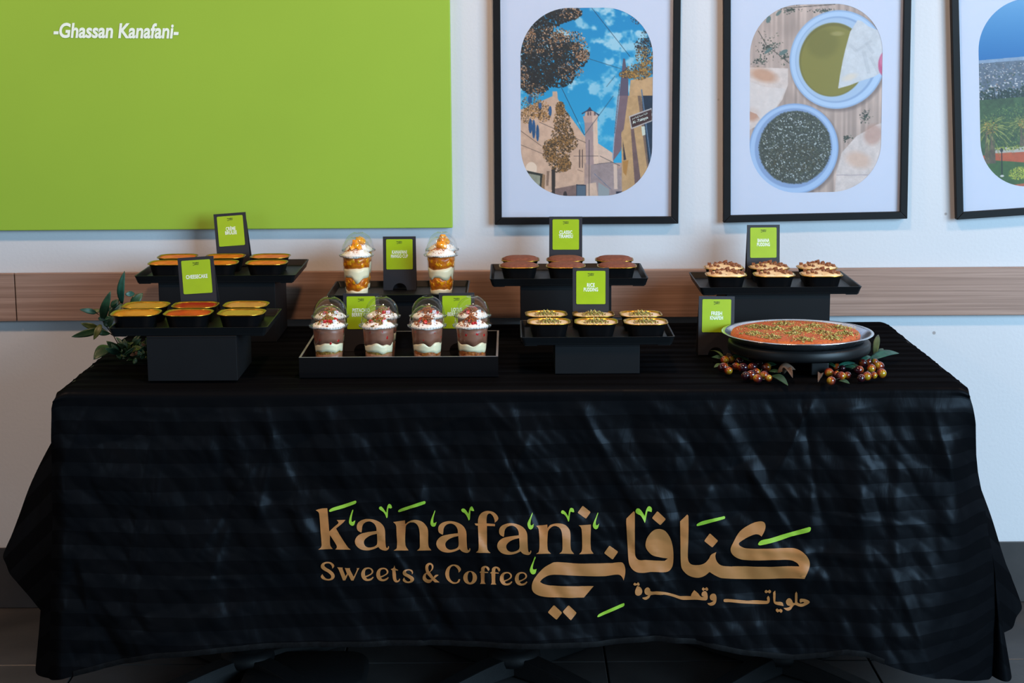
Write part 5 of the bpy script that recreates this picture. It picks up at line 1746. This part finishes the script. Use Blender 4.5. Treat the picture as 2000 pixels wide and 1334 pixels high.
        o['kind'] = 'stuff'
        for q in range(5):
            a_, rr_ = random.uniform(0, 6.28), random.uniform(0.010, 0.020)
            x, y = rr_ * math.cos(a_), rr_ * math.sin(a_) - 0.006
            chunk('strawberry_piece', M['berry'], random.uniform(0.0028, 0.0046), (x, y, whip_top(math.hypot(x, y), kind) + 0.002), t)
    return t


def whip_top(rr_, kind):
    return 0.0905 + (0.021 if kind == 'mango' else 0.0165) * max(0.0, 1 - rr_ / 0.0335) ** (1 / 2.2)


def put_domes(protos, specs, zbase, gap=None):
    for i, (px, py, lab, pi, Yf) in enumerate(specs):
        pr = protos[pi]
        o = pr if not pr.get('_used') else copy_tree(pr)
        pr['_used'] = 1
        z = zbase + 0.0005
        w = P(px, py, Z=z + CHt) if Yf is None else P(px, py, Y=Yf)
        o.location = (w.x, w.y, z)
        o['label'] = lab
        o.rotation_euler.z = random.Random(i * 7 + int(px)).uniform(-0.6, 0.6)
    return


mg = [dome_cup('x', 'mango cups on the back centre tray', 'mango', 3), dome_cup('x', 'mango cups on the back centre tray', 'mango', 23)]
mz = TR['mango']['z']
put_domes(mg, [(696, 496.5, 'mango cream cup with dome lid, front left on the mango tray', 0, -0.205), (861, 496.5, 'mango cream cup with dome lid, front right on the mango tray', 1, -0.205),
               (700.5, 485, 'mango cream cup with dome lid, behind the left front mango cup', 1, -0.108), (863.5, 485, 'mango cream cup with dome lid, behind the right front mango cup', 0, -0.108)], mz)
pc = [dome_cup('x', 'chocolate berry cups in the acrylic box', 'pistachio', 5), dome_cup('x', 'chocolate berry cups in the acrylic box', 'pistachio', 41)]
lc = [dome_cup('x', 'chocolate berry cups in the acrylic box', 'lotus', 9), dome_cup('x', 'chocolate berry cups in the acrylic box', 'lotus', 57)]
bzf = TZ + e
put_domes(pc, [(641.5, 635, 'chocolate cup topped with nuts, front row, first from the left in the box', 0, None), (739, 635, 'chocolate cup topped with nuts, front row, second from the left in the box', 1, None),
               (645, 616, 'chocolate cup topped with nuts, back row, first from the left in the box', 1, -0.575), (746, 616, 'chocolate cup topped with nuts, back row, second from the left in the box', 0, -0.575)], bzf)
put_domes(lc, [(834, 635, 'chocolate cup topped with caramel biscuit, front row, third from the left in the box', 0, None), (922, 635, 'chocolate cup topped with caramel biscuit, front row, fourth from the left in the box', 1, None),
               (836, 616, 'chocolate cup topped with caramel biscuit, back row, third from the left in the box', 1, -0.575), (923, 616, 'chocolate cup topped with caramel biscuit, back row, fourth from the left in the box', 0, -0.575)], bzf)
for pr in mg + pc + lc:
    for o in [o for o in COL.objects if '_used' in o.keys()]:
        del o['_used']

# ------------------------------------------------------------------ knafeh on its round stand
random.seed(12)
kc = P(1557, 650, Z=0.815)
KX, KY = kc.x, kc.y
st = thing('round_stand', 'round black stand on legs under the foil pan of knafeh', 'stand', (KX + 0.004, KY, TZ))
MB().lathe([(0.140, 0.026), (0.149, 0.028), (0.151, 0.032), (0.151, 0.046), (0.148, 0.050), (0.135, 0.0505)], 64).build('stand_top', M['plastic'], st, True)
for k in range(3):
    a_ = -PI / 2 + 0.17 + k * 2 * PI / 3
    x, y = 0.128 * math.cos(a_), 0.128 * math.sin(a_)
    MB().box(-0.018, 0.018, -0.014, 0.014, 0.0, 0.0262).build('stand_leg', M['plastic'], st, bevel=0.002, loc=(x, y, 0))
pan = thing('foil_pan', 'large round aluminium pan holding the knafeh, on the black stand', 'pan', (KX, KY, TZ + 0.051))
n = 120
def kr(r_, z, amp=0.0):
    return [((r_ * (1 + (amp if i % 2 else -amp))) * math.cos(2 * PI * i / n), (r_ * (1 + (amp if i % 2 else -amp))) * math.sin(2 * PI * i / n), z) for i in range(n)]
MB().rings([kr(0.136, 0.0), kr(0.140, 0.001, 0.003), kr(0.152, 0.0135, 0.003), kr(0.154, 0.015), kr(0.160, 0.0152), kr(0.1615, 0.0163), kr(0.160, 0.0178), kr(0.155, 0.0172), kr(0.1525, 0.015), kr(0.150, 0.0135, 0.003), kr(0.1385, 0.0022, 0.003), kr(0.134, 0.0015)]).build('pan_body', M['silver'], pan, True)
kn = thing('knafeh_cake', 'orange knafeh sprinkled with pistachio filling the foil pan', 'dessert', (KX - 0.004, KY, TZ + 0.0530))
MB().lathe([(0.130, 0.0), (0.136, 0.002), (0.137, 0.010), (0.134, 0.0150), (0.128, 0.0168), (0.10, 0.0175), (0.05, 0.0178), (0.002, 0.0178)], 96).build('pastry', M['knafeh'], kn, True)
heaps = [(0.41, 0.84), (0.60, 0.83), (0.27, 0.86), (0.52, 0.30), (0.78, 0.80), (0.86, 0.87), (0.33, 0.58), (0.17, 0.52), (0.20, 0.40)]
hp_px = [(540, 835), (740, 815), (950, 830), (1120, 840), (690, 850), (830, 850), (540, 880), (800, 880), (1010, 875), (1160, 880), (660, 905), (875, 920), (1070, 908), (900, 860), (600, 840)]
for zx, zy in hp_px:
    q = P(1320 + zx / 3.51, 400 + zy / 3.51, Z=TZ + 0.0718)
    hx_, hy_ = q.x - kn.location.x, q.y - kn.location.y
    rr_ = math.hypot(hx_, hy_)
    if rr_ > 0.118:
        hx_, hy_ = hx_ * 0.118 / rr_, hy_ * 0.118 / rr_
    def smp():
        x, y = random.gauss(0, 0.011), random.gauss(0, 0.011)
        return x, y, 0.0180 + 0.007 * math.exp(-(x * x + y * y) / 0.00012) * random.random()
    o = crumb_mesh(190, smp, (0.0010, 0.0025)).build('pistachio_heap', [M['pist'], M['pist2'], M['pist3']], kn, loc=(hx_, hy_, 0))
    o['kind'] = 'stuff'
def smp():
    a_, rr_ = random.uniform(0, 6.28), 0.124 * math.sqrt(random.random())
    return rr_ * math.cos(a_), rr_ * math.sin(a_), 0.0178
o = crumb_mesh(1100, smp, (0.0006, 0.0015)).build('pistachio_crumbs', [M['pist'], M['pist2'], M['pist3']], kn)
o['kind'] = 'stuff'

# ------------------------------------------------------------------ greenery


def leaf(name, mat, base, tip, width, parent, nrm=(0, -1, 0.3), bend=0.12, fold=0.18):
    b, t_ = Vector(base), Vector(tip)
    d = t_ - b
    L = d.length
    dn = d.normalized()
    nv = Vector(nrm).normalized()
    sd = dn.cross(nv).normalized()
    nv = sd.cross(dn).normalized()
    vs, fs = [], []
    m = 10
    for i in range(m + 1):
        s_ = i / m
        wd = width / 2 * (math.sin(PI * min(1, s_ * 0.97 + 0.03) ** 0.85) ** 0.8) + 0.0003
        c_ = b + d * s_ + nv * (bend * L * math.sin(PI * s_))
        for k in (-1, -0.5, 0, 0.5, 1):
            vs.append(c_ + sd * (wd * k) + nv * (fold * wd * abs(k)))
    for i in range(m):
        for k in range(4):
            a_ = i * 5 + k
            fs.append((a_, a_ + 1, a_ + 6, a_ + 5))
    o = MB().add(vs, fs).build(name, mat, parent, True)
    s2 = o.modifiers.new('thickness', 'SOLIDIFY')
    s2.thickness = 0.0006
    return o


random.seed(21)
ob = P(262, 690, Z=TZ)
OBY = -0.53
ol = thing('olive_branch', 'artificial olive branch with long green leaves behind the cheesecake tray at far left', 'foliage', (P(262, 690, Y=OBY).x, OBY, TZ))


def zz6(x, y, dy=0.0):
    return P(x / 5, 480 + y / 5, Y=OBY + dy) - Vector(ol.location)


for bx_, by_, tx_, ty_, w_, m_, d0, d1 in (
        (1190, 565, 1217, 246, 0.0155, 'leafb', 0, -0.02), (1000, 720, 1080, 442, 0.017, 'leafd', 0, -0.03), (940, 655, 778, 622, 0.0105, 'leafb', 0, -0.02), (1225, 475, 1314, 468, 0.010, 'leafb', 0.01, 0.03),
        (1280, 580, 1395, 462, 0.017, 'leafd', 0.02, 0.03), (1150, 530, 1078, 592, 0.009, 'leafd', 0, 0), (1060, 700, 1195, 570, 0.017, 'leafd', 0, 0.02), (960, 805, 788, 758, 0.012, 'leafo', 0, -0.02),
        (985, 815, 698, 890, 0.0145, 'leafd', 0, -0.03), (985, 770, 915, 918, 0.0125, 'leafo', -0.01, -0.03), (960, 712, 1100, 705, 0.011, 'leafb', 0, 0), (1060, 790, 1115, 690, 0.012, 'leafd', 0, -0.01),
        (940, 830, 1075, 862, 0.012, 'leafb', 0, 0), (1200, 1065, 1038, 930, 0.018, 'leafd', -0.03, -0.05), (1080, 985, 915, 1112, 0.026, 'leafd', 0.0, -0.04), (990, 632, 868, 656, 0.008, 'leafo', 0.01, 0),
        (1060, 640, 1180, 585, 0.013, 'leafd', 0.02, 0.03), (1090, 600, 1165, 525, 0.012, 'leafd', 0, 0.01), (1010, 760, 1090, 760, 0.012, 'leafd', 0, 0)):
    leaf('leaf', M[m_], zz6(bx_, by_, d0), zz6(tx_, ty_, d1), w_ * 1.12, ol, (random.uniform(-0.3, 0.3), -1, random.uniform(0, 0.5)))
for pts in (((1180, 1010), (1110, 880), (1010, 750), (1000, 700), (940, 655)), ((1010, 750), (1090, 640), (1180, 550), (1200, 480)), ((1110, 880), (1000, 810), (960, 805)), ((1150, 530), (1190, 545)), ((1180, 1040), (1180, 1010))):
    MB().tube([zz6(x, y, 0.004) for x, y in pts], 0.0012).build('stem', M['stem'], ol, True)

fc = thing('foliage_clump', 'dark leafy clump with reddish bits tucked behind the cheesecake riser at left', 'foliage', (P(262, 680, Y=-0.57).x, -0.57, TZ + 0.001))
for k in range(80):
    b = Vector((random.uniform(-0.03, 0.055), random.uniform(-0.035, 0.035), random.uniform(0.004, 0.035)))
    d = Vector((random.uniform(-0.03, 0.03), random.uniform(-0.03, 0.02), random.uniform(-0.004, 0.026)))
    leaf('leaf', random.choice([M['leafd'], M['leafd'], M['leafo'], M['leafb']]), b, b + d, random.uniform(0.008, 0.015), fc, (random.uniform(-0.5, 0.5), -1, random.uniform(0, 1)))
for k in range(10):
    b = Vector((random.uniform(0.0, 0.055), random.uniform(-0.04, -0.01), random.uniform(0.012, 0.042)))
    leaf('dry_leaf', M['dry'], b, b + Vector((random.uniform(-0.014, 0.014), -0.004, random.uniform(-0.01, 0.012))), 0.007, fc, (0, -1, 0.4))

# olives and leaves round the stand
um = bpy.data.meshes.new('olive')
bm = bmesh.new()
bmesh.ops.create_uvsphere(bm, u_segments=18, v_segments=12, radius=1.0)
for v in bm.verts:
    v.co.x *= 1.12 + 0.04 * v.co.x
for f in bm.faces:
    f.smooth = True
bm.to_mesh(um)
bm.free()
um.materials.append(M['olive'])


def zz4(x, y, z):
    return P(1320 + x / 3.51, 400 + y / 3.51, Z=z)


def sprig(label, olives, leaves, dry=()):
    pts = [zz4(x, y, TZ + 0.008) for x, y, r_ in olives]
    c_ = sum(pts, Vector()) / len(pts)
    t = thing('olive_sprig', label, 'foliage', (c_.x, c_.y, TZ), 0, 'olive sprigs round the knafeh stand')
    for (x, y, r_), p in zip(olives, pts):
        o = bpy.data.objects.new('olive', um)
        COL.objects.link(o)
        o.parent = t
        rad = r_ / 3.51 / 905
        zz = max(rad + 0.0004, 0.0085)
        o.location = (p.x - c_.x, p.y - c_.y, zz)
        o.scale = (rad,) * 3
        o.rotation_euler = (random.uniform(-0.4, 0.4), random.uniform(-0.5, 0.5), random.uniform(-PI, PI))
    for bx_, by_, bzv, tx_, ty_, tzv, w_, m_ in leaves:
        leaf('leaf', M[m_], zz4(bx_, by_, TZ + bzv) - Vector(t.location), zz4(tx_, ty_, TZ + tzv) - Vector(t.location), w_, t, (random.uniform(-0.2, 0.2), -0.5, 1), 0.08)
    for bx_, by_, tx_, ty_, w_ in dry:
        leaf('dry_leaf', M['dry'], zz4(bx_, by_, TZ + 0.006) - Vector(t.location), zz4(tx_, ty_, TZ + 0.012) - Vector(t.location), w_, t, (0, -0.6, 1), 0.2, 0.6)
    q = [Vector((p.x - c_.x, p.y - c_.y, 0.007)) for p in pts]
    MB().tube([q[0]] + [(q[i] + q[i + 1]) / 2 for i in range(len(q) - 1)] + [q[-1]], 0.0009, 5).build('stem', M['stem'], t, True)
    return t


sprig('cluster of reddish olives with leaves at the far left of the knafeh stand', [(335, 1070, 30), (380, 1065, 26), (325, 1125, 33), (435, 1075, 26), (360, 1140, 28), (410, 1110, 26), (460, 1125, 32)],
      [(340, 1060, 0.012, 236, 1000, 0.016, 0.006, 'leafo'), (330, 1055, 0.010, 245, 1045, 0.010, 0.016, 'leafd'), (325, 1095, 0.006, 262, 1115, 0.005, 0.011, 'leafo'), (420, 1050, 0.014, 520, 1075, 0.010, 0.005, 'leafo'), (380, 1050, 0.012, 470, 1040, 0.012, 0.012, 'leafd')], ((345, 1050, 390, 1032, 0.012),))
sprig('cluster of dark olives under the left front edge of the knafeh stand', [(525, 1115, 28), (570, 1095, 26), (620, 1120, 30), (550, 1150, 26), (480, 1180, 30), (515, 1175, 32), (605, 1175, 30), (560, 1195, 28), (635, 1190, 24)],
      [(655, 1172, 0.006, 768, 1238, 0.004, 0.017, 'leafd'), (600, 1100, 0.010, 690, 1095, 0.012, 0.014, 'leafd'), (640, 1140, 0.006, 720, 1150, 0.006, 0.012, 'leafd')], ((700, 1150, 820, 1130, 0.022), (740, 1160, 800, 1185, 0.014)))
sprig('cluster of olives just right of the front leg of the knafeh stand', [(1105, 1120, 28), (1140, 1125, 24), (1050, 1155, 30), (1065, 1210, 28), (1130, 1180, 30), (1175, 1170, 24), (1100, 1165, 24)],
      [(1090, 1110, 0.014, 1000, 1085, 0.014, 0.011, 'leafd'), (1110, 1105, 0.014, 1230, 1085, 0.016, 0.010, 'leafb'), (1120, 1205, 0.004, 1190, 1225, 0.003, 0.010, 'leafd'), (1060, 1130, 0.01, 1010, 1130, 0.01, 0.010, 'leafo'), (1150, 1110, 0.012, 1240, 1120, 0.012, 0.012, 'leafb')], ((990, 1190, 975, 1215, 0.010),))
sprig('cluster of olives at the far right of the knafeh stand with a long pale leaf', [(1280, 1090, 28), (1320, 1078, 24), (1365, 1080, 24), (1340, 1128, 30), (1395, 1115, 32), (1255, 1140, 30), (1310, 1180, 30), (1270, 1190, 26), (1355, 1170, 24), (1410, 1163, 32)],
      [(1330, 1060, 0.014, 1530, 1018, 0.014, 0.020, 'leafb'), (1362, 1040, 0.012, 1388, 890, 0.045, 0.013, 'leafo'), (1375, 1050, 0.010, 1420, 985, 0.022, 0.012, 'leafd'), (1270, 1075, 0.014, 1340, 1040, 0.016, 0.012, 'leafb'), (1250, 1100, 0.01, 1190, 1130, 0.008, 0.012, 'leafd')])
